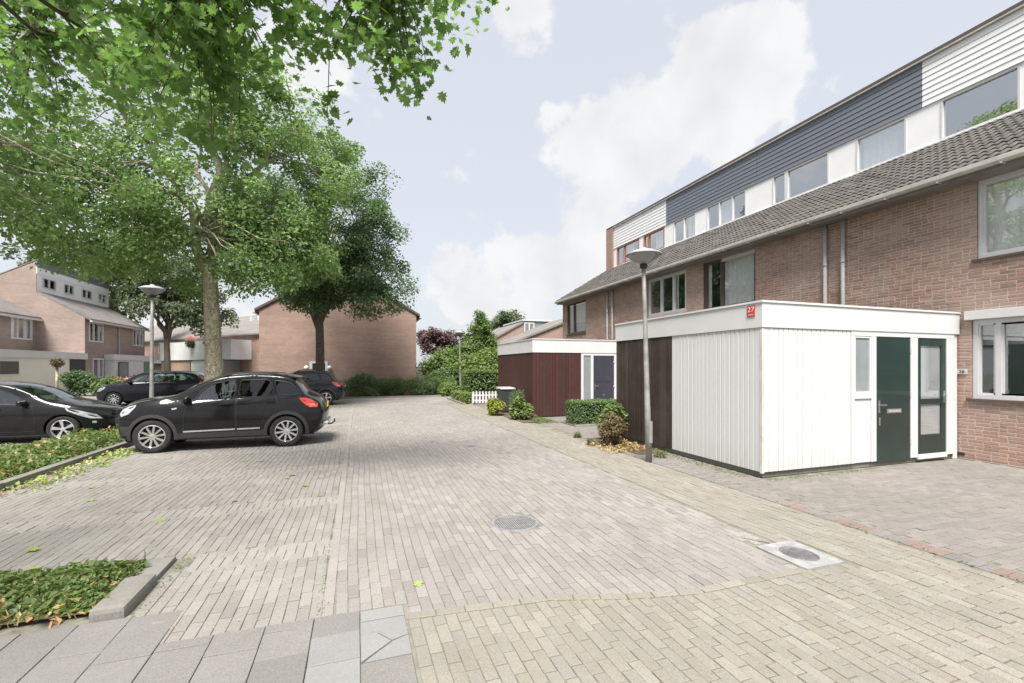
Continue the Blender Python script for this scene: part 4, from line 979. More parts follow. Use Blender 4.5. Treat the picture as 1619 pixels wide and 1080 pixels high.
# ------------------------------------------------------------------ cars
def inside(poly, x, z):
    r = np.zeros(np.shape(x), bool); n = len(poly)
    for i in range(n):
        (x0, z0), (x1, z1) = poly[i], poly[(i + 1) % n]
        c = ((z0 > z) != (z1 > z)) & (x < (x1 - x0) * (z - z0) / (z1 - z0 + 1e-12) + x0)
        r ^= c
    return r
def dens(pts, step, closed=True):
    out = []; n = len(pts)
    for i in range(n if closed else n - 1):
        a, b = np.array(pts[i], float), np.array(pts[(i + 1) % n], float)
        k = max(1, int(np.linalg.norm(b - a) / step))
        out += [tuple(a + (b - a) * j / k) for j in range(k)]
    if not closed: out.append(tuple(pts[-1]))
    return out
def smooth_line(pts, per=4):
    P = [np.array(p, float) for p in pts]; P = [2 * P[0] - P[1]] + P + [2 * P[-1] - P[-2]]; out = []
    for i in range(1, len(P) - 2):
        for j in range(per):
            t = j / per; a, b, c, d = P[i - 1], P[i], P[i + 1], P[i + 2]
            out.append(tuple(.5 * (2 * b + (c - a) * t + (2 * a - 5 * b + 4 * c - d) * t * t + (3 * b - a - 3 * c + d) * t ** 3)))
    out.append(tuple(pts[-1])); return out
def wheel(par, x, y, r, side, spokes, W=.2, rim_r=.66):
    """spinning about y; side = +1 / -1 is the outer side"""
    wh = bpy.data.objects.new('wheel', None); wh.location = (x, y, r); link(wh, par)
    h = W / 2; prof = [(r * rim_r, -h * .8), (r * .9, -h), (r * .975, -h * .8), (r, -h * .4), (r, h * .4), (r * .975, h * .8), (r * .9, h), (r * (rim_r + .06), h * .9), (r * rim_r, h * .75), (r * rim_r, -h * .8)]
    MB().lathe(prof, seg=40, axis='y').build('tyre', M['tyre'], wh, True)
    MB().lathe([(r * .64, -side * h * .6), (r * .64, side * h * .15), (r * .2, side * h * .1), (0, side * h * .1)], seg=28, axis='y').build('brake_disc', M['black'], wh, True)
    R_ = r * rim_r; s = side
    mb = MB().lathe([(R_ * 1.01, s * h * .3), (R_ * 1.02, s * h * .82), (R_ * .97, s * h * .86), (R_ * .92, s * h * .62), (R_ * .92, s * h * .3)], seg=40, axis='y')
    mb.lathe([(R_ * .25, s * h * .45), (R_ * .22, s * h * .66), (R_ * .1, s * h * .7), (0, s * h * .7)], seg=16, axis='y')
    for k in range(spokes):
        t = 2 * math.pi * k / spokes + .15; c, q = math.cos(t), math.sin(t); w0, w1 = R_ * .085, R_ * (1.15 / spokes if spokes < 8 else .115)
        def pt(rr, ww, yy): return (c * rr - q * ww, s * yy, q * rr + c * ww)
        mb.hexa([pt(R_ * .18, -w0, h * .3), pt(R_ * .95, -w1, h * .4), pt(R_ * .95, w1, h * .4), pt(R_ * .18, w0, h * .3), pt(R_ * .18, -w0 * .8, h * .66), pt(R_ * .95, -w1 * .75, h * .74), pt(R_ * .95, w1 * .75, h * .74), pt(R_ * .18, w0 * .8, h * .66)])
    mb.build('rim', M['alloy'], wh)
    return wh
def make_car(name, label, sp, loc, rz, paint, group=None):
    t = thing(name, label, 'car', loc, rz, group)
    Lc, W = sp['L'], sp['W']; half = W / 2; xf, xr, ra, r = sp['xf'], sp['xr'], sp['ra'], sp['r']; zs = sp['sill']
    top = smooth_line(sp['top'], 4); iw0, iw1, ir0, ir1 = sp['cuts']         # x of windscreen base/top, rear glass top/base
    tops = np.array(top)
    def zb(x): return np.interp(x, *zip(*sp['belt']))
    def yy(x, z):
        x = np.asarray(x, float); z = np.asarray(z, float); b = zb(x)
        y = half - .055 * np.clip((z - .62) / .45, -1.2, 1) ** 2 - .03 * np.clip((z - (b - .14)) / .14, 0, 1) ** 2
        y = np.where(z > b, y - sp.get('tumble', .3) * (z - b), y)
        fx, fl = sp.get('fx', .85), sp.get('fl', .2); rx, rl = sp.get('rx', .6), sp.get('rl', .12)
        y = y - fl * np.clip((fx - x) / fx, 0, 1) ** 2.2 - rl * np.clip((x - (Lc - rx)) / rx, 0, 1) ** 2.2
        d = np.full(x.shape, 9.0)
        for (a, b_) in zip(top, top[1:]):
            ax, az = a; vx, vz = b_[0] - ax, b_[1] - az; q = np.clip(((x - ax) * vx + (z - az) * vz) / (vx * vx + vz * vz + 1e-9), 0, 1)
            d = np.minimum(d, np.hypot(x - ax - q * vx, z - az - q * vz))
        return y - .014 * np.exp(-(d / .03) ** 1.5)
    def arc(xc, a0, a1, n=16): return [(xc + ra * math.cos(a), r + ra * math.sin(a)) for a in np.linspace(a0, a1, n)]
    aa = math.asin(max(-.95, (zs - r) / ra))
    low = [sp['top'][-1]] + [(xr + ra * math.cos(aa) + .02, sp['top'][-1][1])] * 0 + arc(xr, aa, math.pi - aa) + arc(xf, aa, math.pi - aa)
    outl = dens(list(top), .06, False)[:-1] + dens(low, .07, False)
    wins = [dens(smooth_line(list(w_) + [w_[0]], 3)[:-1], .06) for w_ in sp['wins']]
    doors = [dens(d_, .07) for d_ in sp['doors']]
    # triangulate with windows and doors as constraints
    def loop_e(n0, n): return [(n0 + i, n0 + (i + 1) % n) for i in range(n)]
    pts, edges = [], []
    for lp in [outl] + wins + doors:
        edges += loop_e(len(pts), len(lp)); pts += list(lp)
    gx, gz = np.meshgrid(np.arange(0.03, Lc, .075), np.arange(zs, tops[:, 1].max(), .065)); gx, gz = gx.ravel(), gz.ravel()
    ok = inside(outl, gx, gz)
    arr = np.array(pts)
    for i in np.where(ok)[0]:
        if np.min(np.hypot(arr[:, 0] - gx[i], arr[:, 1] - gz[i])) > .03: pts.append((gx[i], gz[i]))
    for off in (.022, .05, .09):                             # rings that follow the outline, so that the edge rolls over smoothly
        for a, b, c in zip(top, top[1:], top[2:]):
            tx, tz = c[0] - a[0], c[1] - a[1]; l_ = math.hypot(tx, tz) + 1e-9; p_ = (b[0] + tz / l_ * off, b[1] - tx / l_ * off)
            if inside(outl, np.array([p_[0]]), np.array([p_[1]]))[0] and np.min(np.hypot(arr[:, 0] - p_[0], arr[:, 1] - p_[1])) > .015: pts.append(p_)
    rv, re_, rf, *_ = geometry.delaunay_2d_cdt([Vector(p) for p in pts], edges, [], 0, 1e-5)
    V2 = np.array([tuple(v) for v in rv]); T = np.array([f for f in rf if len(f) == 3])
    cx, cz = V2[T].mean(1).T
    cls = np.where(inside(outl, cx, cz), 0, -1)
    for w_ in wins: cls[inside(w_, cx, cz)] = -2
    for k, d_ in enumerate(doors): cls[(cls == 0) & inside(d_, cx, cz)] = k + 1
    Y2 = yy(V2[:, 0], V2[:, 1])
    def sides(k, name, mat, par, ys=(1, -1), off=0):
        objs = []
        for s_ in ys:
            TT = T[cls == k]; u, inv = np.unique(TT, return_inverse=True)
            V = np.stack([V2[u, 0], s_ * (Y2[u] + off), V2[u, 1]], 1); objs.append(mesh_np(name, V, inv.reshape(-1, 3), mat, par, True))
        return objs
    # body = both sides + the strip over nose, bonnet, roof and tail
    TT = T[cls == 0]; u, inv = np.unique(TT, return_inverse=True); inv = inv.reshape(-1, 3); n = len(u)
    V = np.concatenate([np.stack([V2[u, 0], s_ * Y2[u], V2[u, 1]], 1) for s_ in (1, -1)]); Fb = [inv, inv[:, ::-1] + n]
    line = np.array(dens(list(top), .06, False)); ye = yy(line[:, 0], line[:, 1])
    tg = np.gradient(line, axis=0); tg /= np.linalg.norm(tg, axis=1)[:, None] + 1e-9; nrm2 = np.stack([-tg[:, 1], tg[:, 0]], 1)
    crown = np.interp(np.arange(len(line)) / (len(line) - 1), np.linspace(0, 1, 9), sp.get('crown', [.16, .12, .04, .07, .05, .05, .08, .1, .12]))
    ts = np.array([-1, -.97, -.9, -.75, -.5, -.25, 0, .25, .5, .75, .9, .97, 1])
    sm = np.ones((len(line), len(ts), 3)); cc = (1 - np.abs(ts) ** 2.6)
    sm[:, :, 0] = line[:, :1] + nrm2[:, :1] * crown[:, None] * cc; sm[:, :, 2] = line[:, 1:] + nrm2[:, 1:] * crown[:, None] * cc; sm[:, :, 1] = ye[:, None] * ts
    idx = np.arange(len(line) * len(ts)).reshape(len(line), len(ts))
    q = np.stack([idx[:-1, :-1], idx[1:, :-1], idx[1:, 1:], idx[:-1, 1:]], 2)
    mx = (line[:-1, 0] + line[1:, 0]) / 2; mz = (line[:-1, 1] + line[1:, 1]) / 2
    upper = mz > zb(np.clip(mx, 0, Lc)) - .08
    gl_f = (mx > iw0) & (mx < iw1) & upper; gl_r = (mx > ir0) & (mx < ir1) & upper
    mt = (ts[:-1] + ts[1:]) / 2; core = np.abs(mt) < .9
    body_q = ~((gl_f | gl_r)[:, None] & core[None])
    SV = sm.reshape(-1, 3); b0 = len(V)
    body = mesh_np('body', np.concatenate([V, SV]), [np.concatenate(Fb), q[body_q] + b0], M[paint], t, True)
    bm = bmesh.new(); bm.from_mesh(body.data); bmesh.ops.remove_doubles(bm, verts=bm.verts, dist=.004); bmesh.ops.recalc_face_normals(bm, faces=bm.faces); bm.to_mesh(body.data); bm.free()
    body.data.polygons.foreach_set('use_smooth', np.ones(len(body.data.polygons), bool))
    for nm, sel, mt_ in (('windscreen', gl_f, 'carglass'), ('rear_window', gl_r, sp.get('rglass', 'darkglass'))):
        qq = q[sel[:, None] & core[None]].reshape(-1, 4)
        if len(qq):
            u_, iv = np.unique(qq, return_inverse=True); mesh_np(nm, SV[u_], iv.reshape(-1, 4), M[mt_], t, True)
    for k, d_ in enumerate(doors):
        for ob, s_ in zip(sides(k + 1, 'door', M[paint], t, off=.003), (1, -1)):
            hx, hz = sp['handles'][k]; hy = float(yy(hx, hz))
            MB().box((hx - .09, s_ * (hy + .028) - .009, hz - .014), (hx + .09, s_ * (hy + .028) + .009, hz + .014)).build('handle', M[paint], ob, bevel=.006)
    # door seams
    mb = MB()
    for d_ in doors:
        for s_ in (1, -1):
            for a, b in zip(d_, d_[1:] + d_[:1]):
                if np.hypot(b[0] - a[0], b[1] - a[1]) < 1e-6: continue
                ya, yb_ = float(yy(*a)) + .0042, float(yy(*b)) + .0042; dx, dz = b[0] - a[0], b[1] - a[1]; l_ = math.hypot(dx, dz); ox, oz = -dz / l_ * .004, dx / l_ * .004
                mb.poly([(a[0] - ox, s_ * ya, a[1] - oz), (b[0] - ox, s_ * yb_, b[1] - oz), (b[0] + ox, s_ * yb_, b[1] + oz), (a[0] + ox, s_ * ya, a[1] + oz)])
    mb.build('door_seal', M['black'], t, fix=False)
    # side windows
    for k, w_ in enumerate(wins):
        for s_ in (1, -1):
            gz0 = np.array(w_); Vw = np.stack([gz0[:, 0], s_ * (yy(gz0[:, 0], gz0[:, 1]) - .012), gz0[:, 1]], 1)
            cen = Vw.mean(0); Vw = np.concatenate([Vw, cen[None]]); n_ = len(w_)
            mesh_np('window', Vw, np.array([(i, (i + 1) % n_, n_) for i in range(n_)]), M[sp['wglass'][k]], t, True)
    # window surrounds
    for w_ in wins:
        for s_ in (1, -1): MB().tube([(x, s_ * (float(yy(x, z)) - .002), z) for x, z in w_] + [(w_[0][0], s_ * (float(yy(*w_[0])) - .002), w_[0][1])], .011, 5, False).build('window_trim', M['black'], t)
    # cabin
    cab0, cab1 = iw0 + .1, min(ir1, Lc - .25); zf = float(zb((cab0 + cab1) / 2)) - .12
    MB().box((cab0, -half + .16, zs + .06), (cab1, half - .16, zf - .35)).build('cabin_floor', M['black'], t)
    MB().box((iw0 - .02, -half + .2, zf - .34), (iw0 + .28, half - .2, zf + .08)).build('dashboard', M['fabric'], t, bevel=.03)
    for x in sp['seats']:
        for y in (-.36 * W / 1.7, .36 * W / 1.7):
            sd = MB().hexa([(x, y - .22, zf - .3), (x + .12, y - .22, zf - .3), (x + .12, y + .22, zf - .3), (x, y + .22, zf - .3), (x + .16, y - .2, zf + .22), (x + .24, y - .2, zf + .22), (x + .24, y + .2, zf + .22), (x + .16, y + .2, zf + .22)])
            sd.box((x + .17, y - .12, zf + .24), (x + .25, y + .12, zf + .4)).build('seat', M['fabric'], t, bevel=.03)
    wy = sp.get('driver', .36) * W / 1.7; mb = MB(); mb.tube([(iw0 + .45 + .06 * math.sin(a), wy + .18 * math.cos(a), zf + .05 + .17 * math.sin(a)) for a in np.linspace(0, 2 * math.pi, 20)], .014, 6, False); mb.build('steering_wheel', M['black'], t)
    # underside, wheel housings
    MB().box((.2, -half + .24, r * .65), (Lc - .2, half - .24, r + ra + .05)).build('underbody', M['black'], t)
    MB().box((xf + ra * .95, -half + .09, zs - .03), (xr - ra * .95, half - .09, zs + .08)).build('floor_pan', M['black'], t)
    for x in (xf, xr):
        for s_ in (1, -1):
            wheel(t, x, s_ * (float(yy(x, r + ra + .02)) - .105), r, s_, sp['spokes'], rim_r=sp.get('rim', .66))
            if sp.get('clad'):
                mb = MB(); A0 = np.linspace(aa, math.pi - aa, 22)
                for a, b in zip(A0, A0[1:]):
                    P = []
                    for (an, rr) in ((a, ra - .004), (b, ra - .004), (b, ra + .065), (a, ra + .065)):
                        X_, Z_ = x + rr * math.cos(an), r + rr * math.sin(an); P.append((X_, Z_))
                    lo = [(X_, s_ * (float(yy(X_, Z_)) - .05), Z_) for X_, Z_ in P]; hi = [(X_, s_ * (float(yy(X_, Z_)) + .012), Z_) for X_, Z_ in P]
                    mb.hexa(lo + hi)
                mb.build('wheel_arch', M['clad'], t)
    def patch(name, poly, mat, off=.006, ys=(1, -1), par=t, thick=.03):
        for s_ in ys:
            pl = dens(poly, .05); hi = [(x, s_ * (float(yy(x, z)) + off), z) for x, z in pl]; lo = [(x, s_ * (float(yy(x, z)) - thick), z) for x, z in pl]
            n_ = len(pl); cx_, cz_ = np.mean(pl, 0); c_ = (cx_, s_ * (float(yy(cx_, cz_)) + off), cz_); mb = MB(); mb.v = hi + lo + [tuple(c_)]
            mb.f = [(i, (i + 1) % n_, 2 * n_) for i in range(n_)] + [(i, (i + 1) % n_, n_ + (i + 1) % n_, n_ + i) for i in range(n_)]
            mb.build(name, mat, par)
    for nm, poly, mt_ in sp['patches']: patch(nm, poly, M[mt_])
    # mirrors
    mxx, mz_ = sp['mirror']
    for s_ in (1, -1):
        y0 = float(yy(mxx, mz_)); mb = MB().hexa([(mxx - .06, s_ * (y0 + .03), mz_ - .06), (mxx + .06, s_ * (y0 + .03), mz_ - .06), (mxx + .07, s_ * (y0 + .2), mz_ - .05), (mxx - .02, s_ * (y0 + .2), mz_ - .05),
                                                  (mxx - .05, s_ * (y0 + .03), mz_ + .06), (mxx + .06, s_ * (y0 + .03), mz_ + .07), (mxx + .07, s_ * (y0 + .2), mz_ + .06), (mxx, s_ * (y0 + .2), mz_ + .05)])
        mr = mb.build('mirror', M[paint], t, True, bevel=.02)
        MB().tube([(mxx + .02, s_ * (y0 - .02), mz_ - .05), (mxx + .02, s_ * (y0 + .05), mz_ - .03)], .022, 6).build('stalk', M['black'], mr)
    # roof rails, plates, grille, bumper trims
    if sp.get('rails'):
        a, b = sp['rails']
        for s_ in (1, -1):
            ptsr = []
            for x in np.linspace(a, b, 12):
                z = np.interp(x, tops[:, 0][np.argsort(tops[:, 0])], tops[:, 1][np.argsort(tops[:, 0])]); up_ = .05 * min(1, 6 * min(x - a, b - x) / (b - a) + .1)
                ptsr.append((x, s_ * (float(yy(x, z)) - .03), z + up_))
            MB().tube(ptsr, .016, 8).build('roof_rail', M[sp.get('railmat', 'alloy')], t, True)
    zt = sp['platez']; xe = Lc + .0
    MB().box((xe + sp.get('bulge', .06), -.24, zt - .055), (xe + sp.get('bulge', .06) + .012, .24, zt + .055)).build('number_plate', M['plate'], t, bevel=.004)
    MB().box((-.115, -.24, .48), (-.1, .24, .58)).build('number_plate', M['plate'], t, bevel=.004)
    MB().box((-.11, -.4, .6), (-.06, .4, .7)).build('grille', M['black'], t, bevel=.01)
    return t, yy
SUV = dict(L=3.85, W=1.66, xf=.66, xr=3.115, r=.338, ra=.385, sill=.27, spokes=10, clad=True, tumble=.26, driver=.36, rim=.67,
    top=[(.17, .28), (.08, .38), (.045, .55), (.04, .7), (.08, .81), (.18, .93), (.33, 1.0), (.49, 1.045), (.69, 1.075), (.88, 1.105), (1.02, 1.14), (1.14, 1.2), (1.31, 1.305), (1.5, 1.4), (1.65, 1.465), (1.81, 1.515), (2.0, 1.55), (2.2, 1.567), (2.39, 1.572), (2.7, 1.565), (2.96, 1.545), (3.15, 1.505), (3.25, 1.44), (3.36, 1.3), (3.47, 1.14), (3.6, 1.06), (3.74, .98), (3.8, .86), (3.84, .72), (3.82, .56), (3.75, .41), (3.6, .31), (3.48, .29)],
    belt=[(0, .95), (1.1, 1.04), (2.1, 1.09), (3.0, 1.13), (3.85, 1.14)], cuts=(1.08, 1.86, 3.2, 3.47), bulge=.06,
    wins=[[(1.39, 1.06), (1.5, 1.24), (1.68, 1.375), (1.88, 1.43), (2.11, 1.45), (2.075, 1.1), (1.62, 1.065)], [(2.225, 1.46), (2.5, 1.465), (2.76, 1.445), (2.81, 1.15), (2.215, 1.12)], [(2.87, 1.445), (3.1, 1.415), (3.25, 1.34), (3.37, 1.15), (2.96, 1.15)]],
    wglass=['carglass', 'darkglass', 'darkglass'],
    doors=[[(1.22, .36), (1.2, .7), (1.26, .98), (1.6, 1.02), (2.13, 1.07), (2.15, .34)], [(2.165, .34), (2.155, 1.075), (2.9, 1.11), (2.93, .95), (2.75, .78), (2.66, .6), (2.62, .34)]],
    handles=[(1.96, .955), (2.8, .99)], seats=(1.75, 2.55), mirror=(1.24, 1.07), platez=.86, rails=(1.85, 3.1), railmat='clad',
    patches=[('headlight', [(.075, .80), (.13, .89), (.25, .955), (.37, .985), (.36, .93), (.25, .8), (.11, .745)], 'lens'), ('tail_light', [(3.36, 1.06), (3.48, 1.065), (3.6, 1.03), (3.75, .93), (3.74, .85), (3.58, .85), (3.47, .93), (3.4, 1.0)], 'redlens'), ('indicator', [(3.55, .93), (3.68, .94), (3.725, .88), (3.6, .862), (3.51, .9)], 'orangelens'),
             ('side_strip', [(1.2, .40), (2.13, .415), (2.13, .445), (1.2, .43)], 'zinc'), ('side_strip', [(2.17, .415), (2.6, .42), (2.6, .45), (2.17, .445)], 'zinc'), ('sill_trim', [(1.07, .275), (2.69, .275), (2.69, .39), (1.07, .38)], 'clad'), ('bumper_trim', [(.1, .36), (.29, .36), (.275, .55), (.075, .55)], 'clad'), ('side_repeater', [(1.0, .87), (1.09, .885), (1.09, .915), (1.0, .9)], 'lens')])
suv, syy = make_car('parked_car', 'black crossover car with ten spoke wheels parked nose to the ivy bed, nearest the road', SUV, (-4.58, 11.79, 0), 0, 'paintblack', 'cars parked nose to the planted strip')
MB().box((3.84, -.6, .44), (3.95, .6, .5)).build('bumper_step', M['white'], suv, bevel=.02)
MB().tube([(3.8, .02, .38), (4.0, .02, .38), (4.06, .02, .43), (4.06, .02, .5)], .018, 8).build('tow_bar', M['black'], suv, True)
MB().hexa([(3.1, -.6, 1.5), (3.33, -.58, 1.5), (3.33, .58, 1.5), (3.1, .6, 1.5), (3.1, -.6, 1.56), (3.36, -.57, 1.515), (3.36, .57, 1.515), (3.1, .6, 1.56)]).build('spoiler', M['paintblack'], suv, bevel=.01)
MB().tube([(3.52, .0, 1.13), (3.47, -.2, 1.2), (3.43, -.38, 1.25)], .012, 6).build('rear_wiper', M['black'], suv)
s3 = dict(SUV); s3.update(spokes=5, wglass=['darkglass'] * 3, clad=True)
make_car('parked_car', 'dark navy off-road style car at the far end of the parking row by the hedge', s3, (-4.45, 22.92, 0), 0, 'paintnavy', 'cars parked nose to the planted strip')
HATCH = dict(L=3.8, W=1.62, xf=.78, xr=3.18, r=.305, ra=.345, sill=.22, spokes=5, tumble=.2, rim=.7, fl=.26, fx=1.0,
    top=[(.25, .2), (.08, .28), (.02, .42), (.03, .56), (.12, .66), (.3, .74), (.55, .82), (.8, .885), (1.0, .93), (1.15, .985), (1.4, 1.13), (1.65, 1.25), (1.9, 1.33), (2.2, 1.365), (2.6, 1.37), (3.0, 1.34), (3.3, 1.28), (3.45, 1.2), (3.58, 1.03), (3.68, .9), (3.77, .75), (3.8, .55), (3.76, .4), (3.65, .3), (3.5, .27)],
    belt=[(0, .75), (1.1, .87), (2.2, .93), (3.2, 1.0), (3.8, 1.02)], cuts=(1.06, 1.95, 3.3, 3.62), bulge=.06,
    wins=[[(1.42, .9), (1.6, 1.06), (1.85, 1.2), (2.08, 1.255), (2.08, .94)], [(2.16, .945), (2.16, 1.265), (2.55, 1.27), (2.85, 1.22), (2.9, 1.0)]], wglass=['carglass', 'darkglass'],
    doors=[[(1.28, .28), (1.26, .55), (1.32, .84), (2.1, .9), (2.12, .28)], [(2.135, .28), (2.12, .905), (2.92, .965), (2.9, .8), (2.8, .65), (2.76, .28)]],
    handles=[(1.95, .8), (2.76, .9)], seats=(1.75, 2.5), mirror=(1.45, .92), platez=.55,
    patches=[('headlight', [(.1, .52), (.2, .625), (.45, .715), (.74, .8), (.7, .735), (.5, .62), (.3, .535)], 'lens'), ('tail_light', [(3.5, .9), (3.64, .9), (3.72, .75), (3.55, .72), (3.42, .82)], 'redlens'), ('side_strip', [(1.3, .3), (2.7, .36), (2.7, .39), (1.3, .33)], 'paintblack'), ('fog_light', [(.2, .42), (.27, .42), (.27, .47), (.2, .47)], 'lens')])
make_car('parked_car', 'black hatchback with silver five spoke wheels facing the planted strip across from the crossover', HATCH, (-5.66, 14.03, 0), math.pi, 'paintblack', 'cars in the side street bays')
WAGON = dict(L=4.3, W=1.66, xf=.72, xr=3.3, r=.31, ra=.36, sill=.25, spokes=10, tumble=.24, rim=.66, fl=.22, fx=.95,
    top=[(.2, .24), (.06, .32), (.02, .5), (.05, .68), (.14, .8), (.35, .9), (.6, .97), (.85, 1.02), (1.0, 1.06), (1.2, 1.19), (1.42, 1.33), (1.62, 1.43), (1.85, 1.49), (2.2, 1.52), (2.7, 1.525), (3.1, 1.51), (3.5, 1.47), (3.75, 1.4), (3.95, 1.22), (4.1, 1.05), (4.22, .92), (4.28, .7), (4.25, .5), (4.15, .36), (3.95, .3)],
    belt=[(0, .88), (1.1, 1.0), (2.2, 1.05), (4.3, 1.12)], cuts=(.98, 1.85, 3.7, 4.12), bulge=.06,
    wins=[[(1.25, 1.05), (1.42, 1.22), (1.62, 1.34), (1.85, 1.4), (2.12, 1.42), (2.12, 1.08)], [(2.2, 1.08), (2.2, 1.42), (2.6, 1.43), (2.95, 1.42), (2.95, 1.11)], [(3.03, 1.12), (3.03, 1.415), (3.4, 1.39), (3.62, 1.32), (3.7, 1.17)]], wglass=['carglass'] * 3,
    doors=[[(1.13, .32), (1.13, .7), (1.18, .99), (2.14, 1.04), (2.15, .32)], [(2.165, .32), (2.155, 1.045), (2.98, 1.075), (2.95, .8), (2.88, .65), (2.84, .32)]],
    handles=[(1.98, .94), (2.8, .97)], seats=(1.75, 2.55), mirror=(1.3, 1.06), platez=.75, rglass='carglass',
    patches=[('headlight', [(.06, .66), (.14, .77), (.35, .87), (.42, .86), (.38, .78), (.2, .66)], 'lens'), ('tail_light', [(3.98, 1.12), (4.1, 1.06), (4.2, .9), (4.08, .86), (3.95, .98)], 'redlens'), ('side_strip', [(1.15, .56), (2.85, .6), (2.85, .64), (1.15, .6)], 'paintnavy')])
make_car('parked_car', 'dark grey estate car seen side on between lamp post and plane trunk', WAGON, (-10.9, 25.4, 0), 0, 'paintnavy', 'cars in the side street bays')
h2 = dict(HATCH); h2['wglass'] = ['darkglass'] * 2
make_car('parked_car', 'pale silver car mostly hidden behind the dark estate car', h2, (-11.9, 28.4, 0), 0, 'paintsilver', 'cars in the side street bays')

# ------------------------------------------------------------------ street lamps
def lamp(label, base, tilt, h=3.66, rr=.3):
    t = thing('street_lamp', label, 'street lamp', base, 0, 'round headed street lamps')
    tx, ty = tilt
    f = lambda z: (tx * z / h, ty * z / h, z)
    MB().tube([f(0), f(1.0), f(1.02), f(h - .6), f(h)], [.058, .054, .05, .038, .036], 14).build('pole', M['pole'], t, True)
    MB().box((-.035, -.064, .35), (.035, -.05, .75)).build('service_door', M['pole'], t, bevel=.004)
    o = (tx, ty, h)
    MB().lathe([(.05, -.02), (.07, .0), (.07, .05), (.04, .06)], o, 18).build('collar', M['black'], t, True)
    MB().lathe([(.05, .055), (.12, .09), (.24, .16), (rr - .01, .215), (rr, .235)], o, 32).build('bowl', M['lampbowl'], t, True)
    MB().lathe([(rr + .015, .225), (rr + .018, .245), (.2, .3), (.06, .325), (.045, .36), (0, .365)], o, 32).build('cap', M['lampcap'], t, True)
    return t
lamp('leaning grey lamp post with shallow bowl head in front of the dark boarded shed end', (5.09, 7.07, 0), (-.1, .02), 3.58)
lamp('straight pale lamp post with cone head standing behind the black crossover car', (-5.5, 15.4, 0), (.02, 0), 3.72, .29)
lamp('distant thin lamp post in front of the green shrubs', (6.25, 28.4, 0), (-.05, 0), 3.7, .3)

# ------------------------------------------------------------------ picket fence, board fence, bin
t = thing('picket_fence', 'low white picket fence between the clipped hedge and oxblood shed', 'fence', (5.7, 20.5, 0))
n = 9
for k in range(n):
    x = -.58 + k * .155; mb = MB(); a = .042
    mb.v = [(x - a, -.012, .06), (x + a, -.012, .06), (x + a, -.012, .56), (x, -.012, .62), (x - a, -.012, .56), (x - a, .012, .06), (x + a, .012, .06), (x + a, .012, .56), (x, .012, .62), (x - a, .012, .56)]
    mb.f = [(4, 3, 2, 1, 0), (5, 6, 7, 8, 9)] + [(i, (i + 1) % 5, 5 + (i + 1) % 5, 5 + i) for i in range(5)]
    mb.build('picket', M['white'], t)
for z in (.18, .42): MB().box((-.63, .014, z - .03), (.72, .034, z + .03)).build('rail', M['white'], t)
for x in (-.6, .7): MB().box((x - .03, .036, 0), (x + .03, .09, .5)).build('post', M['white'], t)
t = thing('board_fence', 'weathered grey board fence beside the brick gable under the shrubs', 'fence', (5.6, 38, 0))
for k in range(8): MB().box((-2.2, -.015, .1 + k * .21), (3.2, .015, .29 + k * .21)).build('board', M['fencewood'], t)
for x in (-2.2, -.4, 1.4, 3.2): MB().box((x - .05, .017, 0), (x + .05, .11, 1.95)).build('post', M['fencewood'], t)
t = thing('wheelie_bin', 'dark wheelie bin with pale lid standing against the oxblood shed', 'bin', (5.4, 16.5, 0))
MB().hexa([(-.22, -.24, .06), (.22, -.24, .06), (.22, .2, .06), (-.22, .2, .06), (-.28, -.3, .9), (.28, -.3, .9), (.28, .28, .9), (-.28, .28, .9)]).build('body', M['bin'], t, bevel=.02)
MB().hexa([(-.3, -.34, .905), (.3, -.34, .905), (.3, .3, .905), (-.3, .3, .905), (-.27, -.28, .96), (.27, -.28, .96), (.27, .27, .98), (-.27, .27, .98)]).build('lid', M['pvc'], t, bevel=.015)
for x in (-.24, .24):
    MB().lathe([(0, -.03), (.09, -.03), (.1, -.02), (.1, .02), (.09, .03), (0, .03)], (x, .2, .1), 18, 'x').build('wheel', M['black'], t, True)
t = thing('figurine', 'small dark ornament standing on the sill inside the ground floor window', 'ornament', (11.03, 4.97, 1.255))
MB().lathe([(0, 0), (.06, .0), (.07, .05), (.045, .1), (.02, .12)], seg=14).build('figure', M['black'], t, True)
MB().tube([(0, .04 * math.cos(a), .155 + .04 * math.sin(a)) for a in np.linspace(0, 2 * math.pi, 16)], .012, 6, False).build('ring', M['black'], t, True)
# ------------------------------------------------------------------ foliage
FOLD = (np.array([(0, 0, 0), (.5, .32, .1), (1, 0, .0), (.5, -.32, .1)]), np.array([(0, 1, 2), (0, 2, 3)]))
_m = [(.0, .0), (-.06, .27), (.16, .2), (.2, .52), (.36, .36), (.52, .46), (.5, .24), (.78, .26), (.72, .12), (1.0, .0)]
_mo = _m + [(u, -v) for u, v in _m[-2:0:-1]]
MAPLE = (np.array([(.36, 0, -.03)] + [(u, v, .1 * abs(v) - .12 * (u - .4) ** 2) for u, v in _mo]), np.array([(0, 1 + i, 1 + (i + 1) % len(_mo)) for i in range(len(_mo))]))
BLADE = (np.array([(0, .06, 0), (0, -.06, 0), (.55, .045, .06), (.55, -.045, .06), (1, 0, -.06)]), np.array([(0, 1, 3), (0, 3, 2), (2, 3, 4)]))
def unit(a): return a / (np.linalg.norm(a, axis=-1, keepdims=True) + 1e-9)
def leaf_frames(n, up=.7, out=None, droop=.3):
    nrm = unit(rng.normal(size=(n, 3))); nrm[:, 2] = np.abs(nrm[:, 2]); nrm = unit(nrm + np.array([0, 0, up]))
    if out is not None: nrm = unit(nrm + out * .6)
    t = rng.normal(size=(n, 3)); t[:, 2] -= droop
    t = unit(t - nrm * (t * nrm).sum(1, keepdims=True)); return t, np.cross(nrm, t), nrm
